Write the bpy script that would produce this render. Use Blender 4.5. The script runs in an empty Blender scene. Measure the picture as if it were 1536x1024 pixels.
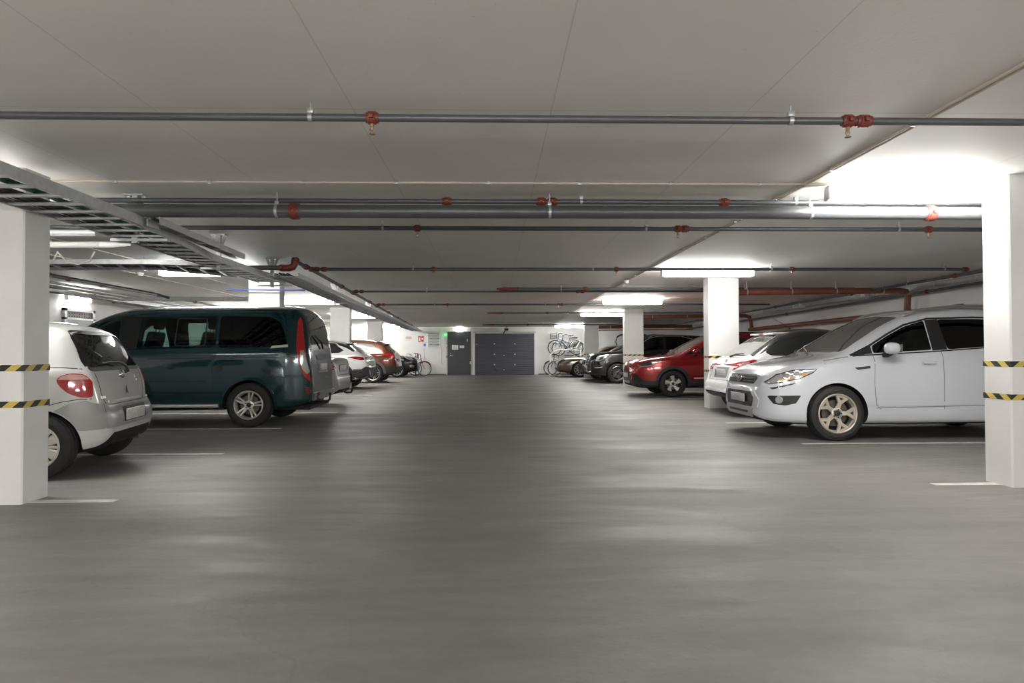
LAMP = 32.0
PEND_FILL = 48.0  # strength of the added fill lamps behind the camera
EXPOSURE = 1.2
import bpy, bmesh, math, random
from mathutils import Vector, Matrix, geometry
from mathutils.bvhtree import BVHTree
random.seed(7)
PI = math.pi
SC = bpy.context.scene
COL = SC.collection
DG = bpy.context.evaluated_depsgraph_get

# ------------------------------------------------------------------ materials
def mat(name, col, rough=0.5, metal=0.0, coat=0.0, spec=0.5, noise=0.0, nscale=8.0, bump=0.0, bscale=60.0, emit=None, estr=0.0, coords='Object'):
    m = bpy.data.materials.new(name); m.use_nodes = True
    nt = m.node_tree; b = nt.nodes['Principled BSDF']
    c = (col[0], col[1], col[2], 1)
    b.inputs['Base Color'].default_value = c
    b.inputs['Roughness'].default_value = rough
    b.inputs['Metallic'].default_value = metal
    b.inputs['Coat Weight'].default_value = coat
    b.inputs['Coat Roughness'].default_value = 0.04
    b.inputs['Specular IOR Level'].default_value = spec
    if emit:
        b.inputs['Emission Color'].default_value = (*emit, 1)
        b.inputs['Emission Strength'].default_value = estr
    if noise or bump:
        tc = nt.nodes.new('ShaderNodeTexCoord')
        if noise:
            n = nt.nodes.new('ShaderNodeTexNoise'); n.inputs['Scale'].default_value = nscale; n.inputs['Detail'].default_value = 5
            nt.links.new(tc.outputs[coords], n.inputs['Vector'])
            r = nt.nodes.new('ShaderNodeMapRange'); r.inputs[1].default_value = .3; r.inputs[2].default_value = .7
            r.inputs[3].default_value = 1 - noise; r.inputs[4].default_value = 1 + noise
            nt.links.new(n.outputs['Fac'], r.inputs[0])
            h = nt.nodes.new('ShaderNodeHueSaturation'); h.inputs['Color'].default_value = c
            nt.links.new(r.outputs[0], h.inputs['Value']); nt.links.new(h.outputs[0], b.inputs['Base Color'])
        if bump:
            n2 = nt.nodes.new('ShaderNodeTexNoise'); n2.inputs['Scale'].default_value = bscale; n2.inputs['Detail'].default_value = 4
            nt.links.new(tc.outputs[coords], n2.inputs['Vector'])
            bp = nt.nodes.new('ShaderNodeBump'); bp.inputs['Strength'].default_value = bump; bp.inputs['Distance'].default_value = .01
            nt.links.new(n2.outputs['Fac'], bp.inputs['Height']); nt.links.new(bp.outputs[0], b.inputs['Normal'])
    return m

def glass(name, tint, rough=0.02, ior=1.5, body=0.0, bodycol=(.05, .05, .05)):
    """tinted pane: transparent by the tint, glossy by fresnel, body = share of an opaque diffuse film"""
    m = bpy.data.materials.new(name); m.use_nodes = True
    nt = m.node_tree; nt.nodes.clear()
    o = nt.nodes.new('ShaderNodeOutputMaterial'); t = nt.nodes.new('ShaderNodeBsdfTransparent')
    g = nt.nodes.new('ShaderNodeBsdfGlossy'); f = nt.nodes.new('ShaderNodeFresnel'); mx = nt.nodes.new('ShaderNodeMixShader')
    t.inputs[0].default_value = (*tint, 1); g.inputs['Roughness'].default_value = rough; f.inputs[0].default_value = ior
    src = t
    if body:
        d = nt.nodes.new('ShaderNodeBsdfDiffuse'); d.inputs[0].default_value = (*bodycol, 1)
        m2 = nt.nodes.new('ShaderNodeMixShader'); m2.inputs[0].default_value = body
        nt.links.new(t.outputs[0], m2.inputs[1]); nt.links.new(d.outputs[0], m2.inputs[2]); src = m2
    nt.links.new(f.outputs[0], mx.inputs[0]); nt.links.new(src.outputs[0], mx.inputs[1]); nt.links.new(g.outputs[0], mx.inputs[2])
    nt.links.new(mx.outputs[0], o.inputs[0])
    return m

def paint(name, col, rough=.25, metal=0.0, coat=1.0):
    return mat(name, col, rough, metal, coat)

M = {}
M['tyre'] = mat('tyre_rubber', (.022, .021, .020), .72, noise=.2, nscale=30)
M['black'] = mat('black_plastic', (.014, .014, .015), .45)
M['clad'] = mat('grey_black_cladding', (.028, .029, .031), .55)
M['liner'] = mat('wheel_well_liner', (.012, .012, .012), .9)
M['inside'] = mat('cabin_trim', (.030, .030, .032), .8)
M['inlight'] = mat('pale_cabin_trim', (.30, .29, .27), .8)
M['seat'] = mat('seat_fabric', (.035, .035, .038), .9)
M['alloy'] = mat('silver_alloy', (.62, .61, .58), .28, .9)
M['alloyw'] = mat('bright_alloy', (.78, .76, .72), .35, .6)
M['bronze'] = mat('dusty_champagne_alloy', (.68, .61, .52), .40, .5, noise=.12, nscale=14)
M['alloyd'] = mat('dark_alloy', (.05, .05, .052), .35, .6)
M['steel'] = mat('brake_steel', (.16, .15, .14), .45, .8)
M['chrome'] = mat('chrome_trim', (.75, .75, .76), .08, 1.0)
M['plate'] = mat('number_plate', (.62, .62, .60), .4, noise=.18, nscale=40)
M['plateb'] = mat('plate_blue_band', (.05, .08, .35), .4)
M['red'] = mat('red_lamp_lens', (.42, .012, .016), .08, coat=1)
M['redd'] = mat('dark_red_lamp_lens', (.20, .008, .012), .08, coat=1)
M['pinkl'] = mat('pale_pink_lamp_lens', (.62, .38, .36), .08, coat=1)
M['clear'] = mat('clear_lamp_lens', (.46, .47, .48), .10, .45, coat=1)
M['lampdark'] = mat('dark_lamp_lens', (.06, .065, .07), .05, .2, coat=1)
M['amber'] = mat('amber_lamp_lens', (.75, .36, .07), .12, coat=1)
M['seam'] = mat('panel_gap', (.02, .02, .022), .8)
M['seamw'] = mat('panel_gap_on_white', (.22, .22, .225), .8)
M['gl_dark'] = mat('dark_window_glass', (.012, .014, .014), .03, coat=1)
M['gl_grey'] = mat('grey_window_glass', (.14, .14, .13), .04, coat=1)

# ------------------------------------------------------------------ mesh helpers
class MB:
    def __init__(s): s.v = []; s.f = []; s.m = []; s.cur = 0
    def add(s, vs, fs):
        n = len(s.v); s.v += [tuple(p) for p in vs]; s.f += [tuple(i + n for i in f) for f in fs]; s.m += [s.cur] * len(fs)
        return s
    def box(s, x0, x1, y0, y1, z0, z1, R=None):
        vs = [Vector((x, y, z)) for z in (z0, z1) for y in (y0, y1) for x in (x0, x1)]
        if R is not None: vs = [R @ v for v in vs]
        return s.add(vs, [(0, 2, 3, 1), (4, 5, 7, 6), (0, 1, 5, 4), (2, 6, 7, 3), (0, 4, 6, 2), (1, 3, 7, 5)])
    def rbox(s, x0, x1, y0, y1, z0, z1, r=.02, R=None, seg=2):
        bm = bmesh.new(); bmesh.ops.create_cube(bm, size=1)
        for v in bm.verts: v.co = Vector(((x0 + x1) / 2 + v.co.x * (x1 - x0), (y0 + y1) / 2 + v.co.y * (y1 - y0), (z0 + z1) / 2 + v.co.z * (z1 - z0)))
        bmesh.ops.bevel(bm, geom=list(bm.edges), offset=r, segments=seg, profile=.5, affect='EDGES', clamp_overlap=True)
        vs = [v.co.copy() for v in bm.verts]
        if R is not None: vs = [R @ v for v in vs]
        bm.verts.index_update()
        s.add(vs, [tuple(v.index for v in f.verts) for f in bm.faces]); bm.free(); return s
    def bar(s, a, b, w, h, up=(0, 0, 1)):
        a = Vector(a); b = Vector(b); d = (b - a).normalized(); u = Vector(up)
        if abs(d.dot(u)) > .98: u = Vector((1, 0, 0))
        sd = d.cross(u).normalized() * w / 2; u = sd.cross(d).normalized() * h / 2
        vs = [p + i * sd + j * u for p in (a, b) for i, j in ((-1, -1), (1, -1), (1, 1), (-1, 1))]
        return s.add(vs, [(0, 1, 2, 3), (7, 6, 5, 4), (0, 4, 5, 1), (1, 5, 6, 2), (2, 6, 7, 3), (3, 7, 4, 0)])
    def tube(s, pts, r, n=10, closed=False, caps=True):
        P = [Vector(p) for p in pts]; k = len(P); rs = r if isinstance(r, (list, tuple)) else [r] * k
        T = []
        for i in range(k):
            a = P[i - 1] if (i > 0 or closed) else P[i]; b = P[(i + 1) % k] if (i < k - 1 or closed) else P[i]
            T.append((b - a).normalized())
        u = T[0].orthogonal().normalized(); rings = []
        for i in range(k):
            u = (u - T[i] * u.dot(T[i]))
            u = u.normalized() if u.length > 1e-6 else T[i].orthogonal().normalized()
            w = T[i].cross(u)
            rings.append([P[i] + (u * math.cos(2 * PI * j / n) + w * math.sin(2 * PI * j / n)) * rs[i] for j in range(n)])
        vs = [p for q in rings for p in q]; fs = []
        for i in range(k if closed else k - 1):
            a = i * n; b = ((i + 1) % k) * n
            for j in range(n): fs.append((a + j, a + (j + 1) % n, b + (j + 1) % n, b + j))
        if caps and not closed: fs += [tuple(range(n))[::-1], tuple((k - 1) * n + j for j in range(n))]
        return s.add(vs, fs)
    def lathe(s, prof, axis='y', n=40, c=(0, 0, 0), caps=False):
        """prof: (a, r) along the axis"""
        vs = []; fs = []; c = Vector(c)
        for a, r in prof:
            for j in range(n):
                t = 2 * PI * j / n; p, q = r * math.cos(t), r * math.sin(t)
                vs.append(c + (Vector((p, a, q)) if axis == 'y' else Vector((p, q, a)) if axis == 'z' else Vector((a, p, q))))
        for i in range(len(prof) - 1):
            for j in range(n): fs.append((i * n + j, i * n + (j + 1) % n, (i + 1) * n + (j + 1) % n, (i + 1) * n + j))
        if caps: fs += [tuple(range(n)), tuple((len(prof) - 1) * n + j for j in range(n))[::-1]]
        return s.add(vs, fs)
    def build(s, name, mats, parent=None, loc=None, smooth=True, ang=35, fix=True):
        me = bpy.data.meshes.new(name); me.from_pydata(s.v, [], s.f)
        for m in (mats if isinstance(mats, (list, tuple)) else [mats]): me.materials.append(m)
        for p, i in zip(me.polygons, s.m): p.material_index = i
        if fix:
            bm = bmesh.new(); bm.from_mesh(me); bmesh.ops.recalc_face_normals(bm, faces=bm.faces); bm.to_mesh(me); bm.free()
        finish(me, smooth, ang)
        return link(name, me, parent, loc)

def finish(me, smooth=True, ang=35):
    me.polygons.foreach_set('use_smooth', [smooth] * len(me.polygons))
    if smooth:
        try: me.set_sharp_from_angle(angle=math.radians(ang))
        except Exception: pass
    me.update()

def link(name, data, parent=None, loc=None):
    o = bpy.data.objects.new(name, data); COL.objects.link(o)
    if parent is not None: o.parent = parent
    if loc is not None: o.location = loc
    return o

def thing(name, label, cat, loc=(0, 0, 0), rz=0.0, group=None):
    o = link(name, None, None, loc); o.rotation_euler = (0, 0, rz); o.empty_display_size = .1
    return tag(o, label, cat, group)

def tag(o, label=None, cat=None, group=None, kind=None):
    if label: o['label'] = label
    if cat: o['category'] = cat
    if group: o['group'] = group
    if kind: o['kind'] = kind
    return o

def copy_tree(o, parent=None):
    c = o.copy(); COL.objects.link(c); c.parent = parent
    for ch in list(o.children): copy_tree(ch, c)
    return c

def text_mesh(txt, size, depth=.002):
    cu = bpy.data.curves.new('text', 'FONT'); cu.body = txt; cu.size = size; cu.extrude = depth
    cu.align_x = 'CENTER'; cu.align_y = 'CENTER'
    o = bpy.data.objects.new('text', cu); COL.objects.link(o)
    bpy.context.view_layer.update()
    me = bpy.data.meshes.new_from_object(o.evaluated_get(DG()))
    bpy.data.objects.remove(o); bpy.data.curves.remove(cu)
    return me

def pchip(keys):
    xs = [k[0] for k in keys]; ys = [k[1] for k in keys]; n = len(xs)
    h = [xs[i + 1] - xs[i] for i in range(n - 1)]; d = [(ys[i + 1] - ys[i]) / h[i] for i in range(n - 1)]
    m = [d[0]] + [0] * (n - 2) + [d[-1]]
    for i in range(1, n - 1):
        if d[i - 1] * d[i] > 0:
            w1 = 2 * h[i] + h[i - 1]; w2 = h[i] + 2 * h[i - 1]; m[i] = (w1 + w2) / (w1 / d[i - 1] + w2 / d[i])
    def f(x):
        if x <= xs[0]: return ys[0]
        if x >= xs[-1]: return ys[-1]
        i = 0
        while x > xs[i + 1]: i += 1
        t = (x - xs[i]) / h[i]; t2 = t * t; t3 = t2 * t
        return (2 * t3 - 3 * t2 + 1) * ys[i] + (t3 - 2 * t2 + t) * h[i] * m[i] + (-2 * t3 + 3 * t2) * ys[i + 1] + (t3 - t2) * h[i] * m[i + 1]
    return f

def lerp(a, b, t): return a + (b - a) * t
def clamp(t, a=0., b=1.): return max(a, min(b, t))

def roundpoly(P, r, n=3):
    out = []; k = len(P)
    for i in range(k):
        p = Vector(P[i]); a = Vector(P[i - 1]); b = Vector(P[(i + 1) % k])
        rr = r[i] if isinstance(r, (list, tuple)) else r
        da = min(rr, (a - p).length * .45); db = min(rr, (b - p).length * .45)
        if rr < 1e-4: out.append(tuple(p)); continue
        s = p + (a - p).normalized() * da; e = p + (b - p).normalized() * db
        for j in range(n + 1):
            t = j / n; out.append(tuple(s * (1 - t) ** 2 + p * 2 * t * (1 - t) + e * t * t))
    return out
# ------------------------------------------------------------------ wheels
WHEELS = {}
def wheel_meshes(r, rr, w, style, rim):
    key = (r, rr, w, style, rim.name)
    if key in WHEELS: return WHEELS[key]
    t = MB(); h = w / 2
    t.lathe([(-h + .012, rr - .004), (-h + .002, rr + .012), (-h - .006, rr + (r - rr) * .45), (-h + .002, r - .035), (-h + .014, r - .012), (-h + .034, r - .002),
             (-.30 * w, r), (-.29 * w, r - .007), (-.25 * w, r - .007), (-.24 * w, r), (-.06 * w, r), (-.05 * w, r - .007), (.05 * w, r - .007), (.06 * w, r), (.24 * w, r), (.25 * w, r - .007),
             (.29 * w, r - .007), (.30 * w, r), (h - .034, r - .002), (h - .012, r - .014), (h, r - .06), (h, rr + .01), (h - .012, rr - .004)], n=56)
    b = MB(); yf = -h + .012; b.cur = 1 if style[0] == 'blade' else 0
    b.lathe([(-h + .03, rr - .018), (-h + .004, rr - .014), (-h - .004, rr - .004), (-h + .006, rr + .008), (-h + .03, rr + .004), (h - .02, rr - .002), (h - .02, rr - .02), (-h + .05, rr - .03), (-h + .03, rr - .018)], n=56)
    b.cur = 0
    def seg(p0, w0, p1, w1, th=.028, y0=None, y1=None):
        """flat bar between two polar points (radius, angle) with its widths"""
        A = Vector((p0[0] * math.cos(p0[1]), 0, p0[0] * math.sin(p0[1]))); B = Vector((p1[0] * math.cos(p1[1]), 0, p1[0] * math.sin(p1[1])))
        d = (B - A).normalized(); n = Vector((-d.z, 0, d.x)); vs = []
        ya = yf + .030 * (1 - p0[0] / rr) if y0 is None else y0; yb = yf + .030 * (1 - p1[0] / rr) if y1 is None else y1
        for P, wd, y in ((A, w0, ya), (B, w1, yb)):
            for k, dy in ((-.5, .008), (-.36, 0), (.36, 0), (.5, .008), (.5, th), (-.5, th)): vs.append(P + n * wd * k + Vector((0, y + dy, 0)))
        fs = [tuple((i, (i + 1) % 6, 6 + (i + 1) % 6, 6 + i)) for i in range(6)] + [(5, 4, 3, 2, 1, 0), (6, 7, 8, 9, 10, 11)]
        b.add(vs, fs)
    R0 = .055; R1 = rr - .012
    kind, n = style
    for i in range(n):
        a = 2 * PI * i / n + PI / 2
        if kind == 'y':
            seg((R0, a), .062, (rr * .60, a), .050); dl = .30
            seg((rr * .56, a - .02), .046, (R1, a - dl), .040); seg((rr * .56, a + .02), .046, (R1, a + dl), .040)
            seg((R1 - .002, a - dl - .05), .034, (R1 - .002, a + dl + .05), .034, th=.02)
        elif kind == 'twin':
            dl = .15
            seg((R0 - .01, a - .22), .034, (R1, a - dl), .030); seg((R0 - .01, a + .22), .034, (R1, a + dl), .030)
        elif kind == 'blade':
            seg((R0 - .01, a), .046, (rr * .6, a + .08), .074); seg((rr * .58, a + .08), .074, (R1 - .012, a + .22), .122)
        elif kind == 'thin':
            seg((R0 - .01, a), .026, (R1, a), .030)
        elif kind == 'star':
            seg((R0 - .02, a), .080, (R1, a), .072)
        elif kind == 'cover':
            seg((R0 - .01, a), .050, (R1, a), .100, th=.012)
            seg((R0 - .01, a + PI / n), .024, (R1, a + PI / n), .032, th=.012, y0=yf + .016, y1=yf + .010)
    b.lathe([(yf + .03, .0), (yf + .03, .074), (yf + .016, .070), (yf + .010, .050)], n=24)
    hub = MB(); hub.lathe([(yf + .014, .034), (yf + .002, .031), (yf - .001, .024), (yf - .002, .0005)], n=20)
    for i in range(5):
        a = 2 * PI * i / 5 + .3; hub.lathe([(yf + .022, .0085), (yf + .008, .008), (yf + .007, .001)], n=8, c=(.052 * math.cos(a), 0, .052 * math.sin(a)))
    d = MB(); d.lathe([(-.012, .0), (-.012, rr * .70), (.012, rr * .70), (.012, rr - .012), (h - .03, rr - .012)], n=40)
    d.cur = 1; d.lathe([(-.028, .05), (-.028, rr * .68), (-.014, rr * .69)], n=36)
    tmp = []
    for nm, mb, ms in (('wheel', t, M['tyre']), ('rim', b, [rim, M['alloyd']]), ('hub_cap', hub, M['black'] if kind != 'cover' else rim), ('brake_disc', d, [M['liner'], M['steel']])):
        o = mb.build(nm, ms, ang=30); tmp.append(o.data); bpy.data.objects.remove(o)
    WHEELS[key] = tmp
    return tmp

# ------------------------------------------------------------------ car bodies
def fillet(P, R, n=4):
    out = [Vector(P[0])]
    for i in range(1, len(P) - 1):
        p = Vector(P[i]); a = Vector(P[i - 1]); b = Vector(P[i + 1])
        da = min(R[i], (a - p).length * .48); db = min(R[i], (b - p).length * .48)
        s = p + (a - p).normalized() * da if (a - p).length > 1e-6 else p
        e = p + (b - p).normalized() * db if (b - p).length > 1e-6 else p
        for j in range(n + 1):
            t = j / n; out.append(s * (1 - t) ** 2 + p * 2 * t * (1 - t) + e * t * t)
    out.append(Vector(P[-1]))
    return out

def obj_from(name, V, F, mi, mats):
    me = bpy.data.meshes.new(name); me.from_pydata([tuple(v) for v in V], [], F)
    for m in mats: me.materials.append(m)
    for p, i in zip(me.polygons, mi): p.material_index = i
    bm = bmesh.new(); bm.from_mesh(me); bmesh.ops.recalc_face_normals(bm, faces=bm.faces); bm.to_mesh(me); bm.free()
    return link(name, me)

def boolean(o, cutter):
    cutter.parent = o.parent; md = o.modifiers.new('cut', 'BOOLEAN'); md.operation = 'DIFFERENCE'; md.solver = 'EXACT'; md.object = cutter
    try: md.material_mode = 'INDEX'
    except Exception: pass
    bpy.context.view_layer.update()
    me = bpy.data.meshes.new_from_object(o.evaluated_get(DG()))
    o.modifiers.clear(); old = o.data; o.data = me; bpy.data.meshes.remove(old)
    cm = cutter.data; bpy.data.objects.remove(cutter); bpy.data.meshes.remove(cm)

class Car:
    def __init__(s, name, label, cat, loc, rz, sp, paintm, group=None, seam=None):
        s.sp = sp; s.L = sp['top'][-1][0]; s.root = thing(name, label, cat, loc, rz, group); s.paint = paintm
        s.seam = seam or M['seam']
        s.top = pchip(sp['top']); s.bot = pchip(sp['bot']); s.plan = pchip(sp['plan']); s.belt = pchip(sp['belt'])
        s.rw = pchip(sp['roofw']) if isinstance(sp['roofw'], list) else (lambda x: sp['roofw'])
        s.H = max(k[1] for k in sp['top'])
        s.hull()
    def section(s, x):
        sp = s.sp; zt = s.top(x); zb = s.bot(x); w = s.plan(x); zs = min(s.belt(x), zt - .025); bz = max(s.belt(x), .8)
        g = clamp((zt - bz) / (s.H - bz - .04)); g = g * g * (3 - 2 * g) * .35 + g * .65
        hood = max(.05, w - sp.get('hoodin', .15)); wr = lerp(hood, min(s.rw(x), w - .06), g)
        drop = lerp(sp.get('hooddrop', .02), sp.get('drop', .06), g); drop = min(drop, (zt - zs) * .8)
        ck = sp.get('clad', .36); zc = clamp(ck, zb + .02, max(zb + .03, lerp(zb, zs, .5))); zm = lerp(zc, zs, sp.get('mid', .55))
        tk = sp.get('tuck', .05); sh = sp.get('shoulder', .03)
        P = [(0, zb), (max(.03, w - .10), zb), (w - tk * .5, lerp(zb, zc, .35)), (w - tk * .15, zc), (w, zm), (w - sh * .6, zs - .05 * min(1, (zs - zm) / .1)), (w - sh - .02, zs), (wr, zt - drop), (wr * .55, zt - drop * .22), (0, zt)]
        R = [0, .05, .04, .02, sp.get('rmid', .20), sp.get('rsh', .05), .03, sp.get('rroof', .10), .3, 0]
        return fillet(P, R, 4)
    def hull(s):
        L = s.L; xs = []
        e = [0, .006, .015, .03, .05, .075, .105, .14, .18, .23, .29, .36]
        n = int((L - .72) / .055); xs = e[:-1] + [.36 + (L - .72) * i / n for i in range(n + 1)] + [L - v for v in e[::-1]][1:]
        rings = []; 
        for x in xs:
            h = s.section(x); ring = [Vector((x, p.x, p.y)) for p in h] + [Vector((x, -p.x, p.y)) for p in h[-2:0:-1]]
            rings.append(ring)
        k = len(rings[0]); s.k = k; nh = len(h); V = [p for r in rings for p in r]; F = []; mi = []
        # ring rows: which half row a face belongs to
        seg = 5; ic = 1 + 2 * seg + 3           # row just above the cladding corner
        ir = 1 + 6 * seg                          # first row of the roof edge fillet
        for i in range(len(rings) - 1):
            for j in range(k):
                F.append((i * k + j, i * k + (j + 1) % k, (i + 1) * k + (j + 1) % k, (i + 1) * k + j))
                jj = j if j < nh - 1 else 2 * (nh - 1) - 1 - j
                m = 0
                if jj < 5: m = 1
                elif jj < ic and s.sp.get('cladding'): m = 3
                elif jj >= ir and s.sp.get('roofmat') and xs[i] > s.sp['roofmat'][1] and xs[i] < s.sp['roofmat'][2]: m = 4
                mi.append(m)
        F += [tuple(range(k))[::-1], tuple((len(rings) - 1) * k + j for j in range(k))]; mi += [0, 0]
        s.mats = [s.paint, M['liner'], M['inside'], M['clad'], s.sp['roofmat'][0] if s.sp.get('roofmat') else M['black']]
        s.body = obj_from('body', V, F, mi, s.mats); s.body.parent = s.root
        s.bvh = BVHTree.FromPolygons([tuple(v) for v in V], F)
    # --- projections
    def hit(s, view, a, b):
        if view == 'S': o, d = Vector((a, -3, b)), Vector((0, 1, 0))
        elif view == 'S+': o, d = Vector((a, 3, b)), Vector((0, -1, 0))
        elif view == 'F': o, d = Vector((-2, a, b)), Vector((1, 0, 0))
        elif view == 'R': o, d = Vector((s.L + 2, a, b)), Vector((-1, 0, 0))
        else: o, d = Vector((a, b, 4)), Vector((0, 0, -1))
        loc, n, i, dist = s.bvh.ray_cast(o, d)
        if loc is None:
            mid = {'S': Vector((a, -.7, b)), 'S+': Vector((a, .7, b)), 'F': Vector((.1, a, b)), 'R': Vector((s.L - .1, a, b)), 'T': Vector((a, b, 1))}[view]
            loc, n, i, dist = s.bvh.find_nearest(mid)
        if n.dot(d) > 0: n = -n
        return loc, n
    def panel(s, name, view, poly, m, off=.003, th=.005, step=.035, r=0.0, parent=None):
        if r: poly = roundpoly(poly, r)
        B = []
        k = len(poly)
        for i in range(k):
            a = Vector(poly[i]); b = Vector(poly[(i + 1) % k]); nn = max(1, int((b - a).length / step))
            for j in range(nn): B.append(a.lerp(b, j / nn))
        nb = len(B); E = [(i, (i + 1) % nb) for i in range(nb)]
        x0 = min(p.x for p in B); x1 = max(p.x for p in B); y0 = min(p.y for p in B); y1 = max(p.y for p in B); pts = list(B)
        def inside(p):
            c = False
            for i in range(nb):
                a, b = B[i], B[i - 1]
                if (a.y > p.y) != (b.y > p.y) and p.x < (b.x - a.x) * (p.y - a.y) / (b.y - a.y) + a.x: c = not c
            return c
        nx = int((x1 - x0) / step); ny = int((y1 - y0) / step)
        for i in range(1, nx + 1):
            for j in range(1, ny + 1):
                p = Vector((x0 + (i + (j % 2) * .4) * step + .0013, y0 + j * step + .0017))
                if inside(p) and min((p - q).length for q in B) > step * .35: pts.append(p)
        co, ed, fa, *_ = geometry.delaunay_2d_cdt(pts, E, [], 1, 1e-5)
        V = []; N = []
        for p in co:
            l, n = s.hit(view, p.x, p.y); V.append(l + n * off); N.append(n)
        nv = len(V); F = [tuple(f) for f in fa]; cnt = {}
        for f in F:
            for a, b in zip(f, f[1:] + f[:1]): cnt[(min(a, b), max(a, b))] = cnt.get((min(a, b), max(a, b)), 0) + 1
        V += [v - n * th for v, n in zip(V, N)]; F2 = [tuple(i + nv for i in f[::-1]) for f in F]
        for f in F:
            for a, b in zip(f, f[1:] + f[:1]):
                if cnt[(min(a, b), max(a, b))] == 1: F2.append((b, a, a + nv, b + nv))
        mb = MB(); mb.add(V, F + F2)
        return mb.build(name, m, parent or s.root, ang=40)
    def panel2(s, name, poly, m, **k):
        return [s.panel(name, v, poly, m, **k) for v in ('S', 'S+')]
    def stripmb(s, mb, view, pts, w, closed=False, off=.002, th=.006, step=.04):
        P = [Vector(p) for p in pts]; Q = []
        n = len(P)
        for i in range(n if closed else n - 1):
            a, b = P[i], P[(i + 1) % n]; c = max(1, int((b - a).length / step))
            for j in range(c): Q.append(a.lerp(b, j / c))
        if not closed: Q.append(P[-1])
        n = len(Q); V = []
        for i in range(n):
            a = Q[i - 1] if (i > 0 or closed) else Q[i]; b = Q[(i + 1) % n] if (i < n - 1 or closed) else Q[i]
            d = (b - a).normalized(); nn = Vector((-d.y, d.x)) * w / 2
            for q in (Q[i] - nn, Q[i] + nn):
                l, no = s.hit(view, q.x, q.y); V += [l + no * off, l - no * th]
        F = []
        for i in range(n if closed else n - 1):
            a = 4 * i; b = 4 * ((i + 1) % n)
            F += [(a, a + 2, b + 2, b), (a + 1, b + 1, b + 3, a + 3), (a, b, b + 1, a + 1), (a + 2, a + 3, b + 3, b + 2)]
        if not closed: F += [(0, 1, 3, 2), (4 * n - 4, 4 * n - 2, 4 * n - 1, 4 * n - 3)]
        mb.add(V, F); return mb
    def strips(s, name, items, w, m, closed=False, off=.0015, sides=('S', 'S+'), parent=None):
        one = {'panel_gaps': 'panel_gap'}.get(name, name)
        for it in items:
            for v in sides:
                mb = MB(); s.stripmb(mb, v, it, w, closed, off); mb.build(one, m, parent or s.root, ang=40)
    def wheels(s, r, rr, w, style, rim, xf, xr, track, arch=None):
        s.wx = (xf, xr); s.r = r; ra = arch or r * 1.09
        mb = MB(); mb.cur = 1
        for x in (xf, xr):
            for sg in (-1, 1):
                yo = sg * (track / 2 + w / 2 + .3); yi = sg * (track / 2 - w / 2 - .06)
                mb.lathe([(min(yo, yi), ra), (max(yo, yi), ra)], n=48, c=(x, 0, r), caps=True)
        s.arch = mb; s.ra = ra
        td = wheel_meshes(r, rr, w, style, rim)
        for x in (xf, xr):
            for sg in (-1, 1):
                wo = link('wheel', td[0], s.root, (x, sg * track / 2, r)); wo.rotation_euler = (0, random.uniform(0, 1), 0 if sg < 0 else PI)
                if style[0] in ('y', 'cover', 'twin', 'blade'): wo.rotation_euler[1] = s.sp.get('wrot', .35)
                for d, nm in zip(td[1:], ('rim', 'hub_cap', 'brake_disc')): link(nm, d, wo)
    def cut(s, cavity=None, side=(), wind=None, rear=None):
        """wheel arches always; a hollow cabin with window openings when asked"""
        o = s.body
        c = s.arch.build('cut', s.mats, smooth=False); boolean(o, c)
        if cavity:
            x0, x1, zf = cavity; n = 26; V = []; F = []
            for i in range(n + 1):
                x = x0 + (x1 - x0) * i / n; zt = s.top(x); w = s.plan(x); zs = min(s.belt(x), zt - .05); bz = max(s.belt(x), .8)
                g = clamp((zt - bz) / (s.H - bz - .04)); wr = lerp(max(.05, w - .15), min(s.rw(x), w - .06), g); drop = lerp(.02, s.sp.get('drop', .06), g)
                zr = zt - .055; h = [(0, zf), (w - .16, zf), (w - .11, min(zs, zr - .06) - .02), (max(.1, wr - .06), zr - drop), (wr * .5, zr - drop * .2), (0, zr)]
                ring = h + [(-p[0], p[1]) for p in h[-2:0:-1]]; V += [(x, p[0], p[1]) for p in ring]
            k = len(ring)
            for i in range(n):
                for j in range(k): F.append((i * k + j, i * k + (j + 1) % k, (i + 1) * k + (j + 1) % k, (i + 1) * k + j))
            F += [tuple(range(k))[::-1], tuple(n * k + j for j in range(k))]
            boolean(o, obj_from('cut', V, F, [2] * len(F), s.mats))
            def prism(poly, f0, f1):
                A = [f0(p) for p in poly]; B = [f1(p) for p in poly]; k = len(poly)
                fs = [tuple(range(k))[::-1], tuple(range(k, 2 * k))] + [(i, (i + 1) % k, k + (i + 1) % k, k + i) for i in range(k)]
                return A + B, fs
            V = []; F = []
            for poly in side:
                v, f = prism(poly, lambda p: (p[0], -2, p[1]), lambda p: (p[0], 2, p[1])); F += [tuple(i + len(V) for i in q) for q in f]; V += v
            if V: boolean(o, obj_from('cut', V, F, [1] * len(F), s.mats))
            if wind:
                v, f = prism(wind[0], lambda p: (-1, p[0], p[1]), lambda p: (wind[1], p[0], p[1])); boolean(o, obj_from('cut', v, f, [1] * len(f), s.mats))
            if rear:
                v, f = prism(rear[0], lambda p: (rear[1], p[0], p[1]), lambda p: (s.L + 1, p[0], p[1])); boolean(o, obj_from('cut', v, f, [1] * len(f), s.mats))
        o.data.name = 'body'; finish(o.data, True, 32)
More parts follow.
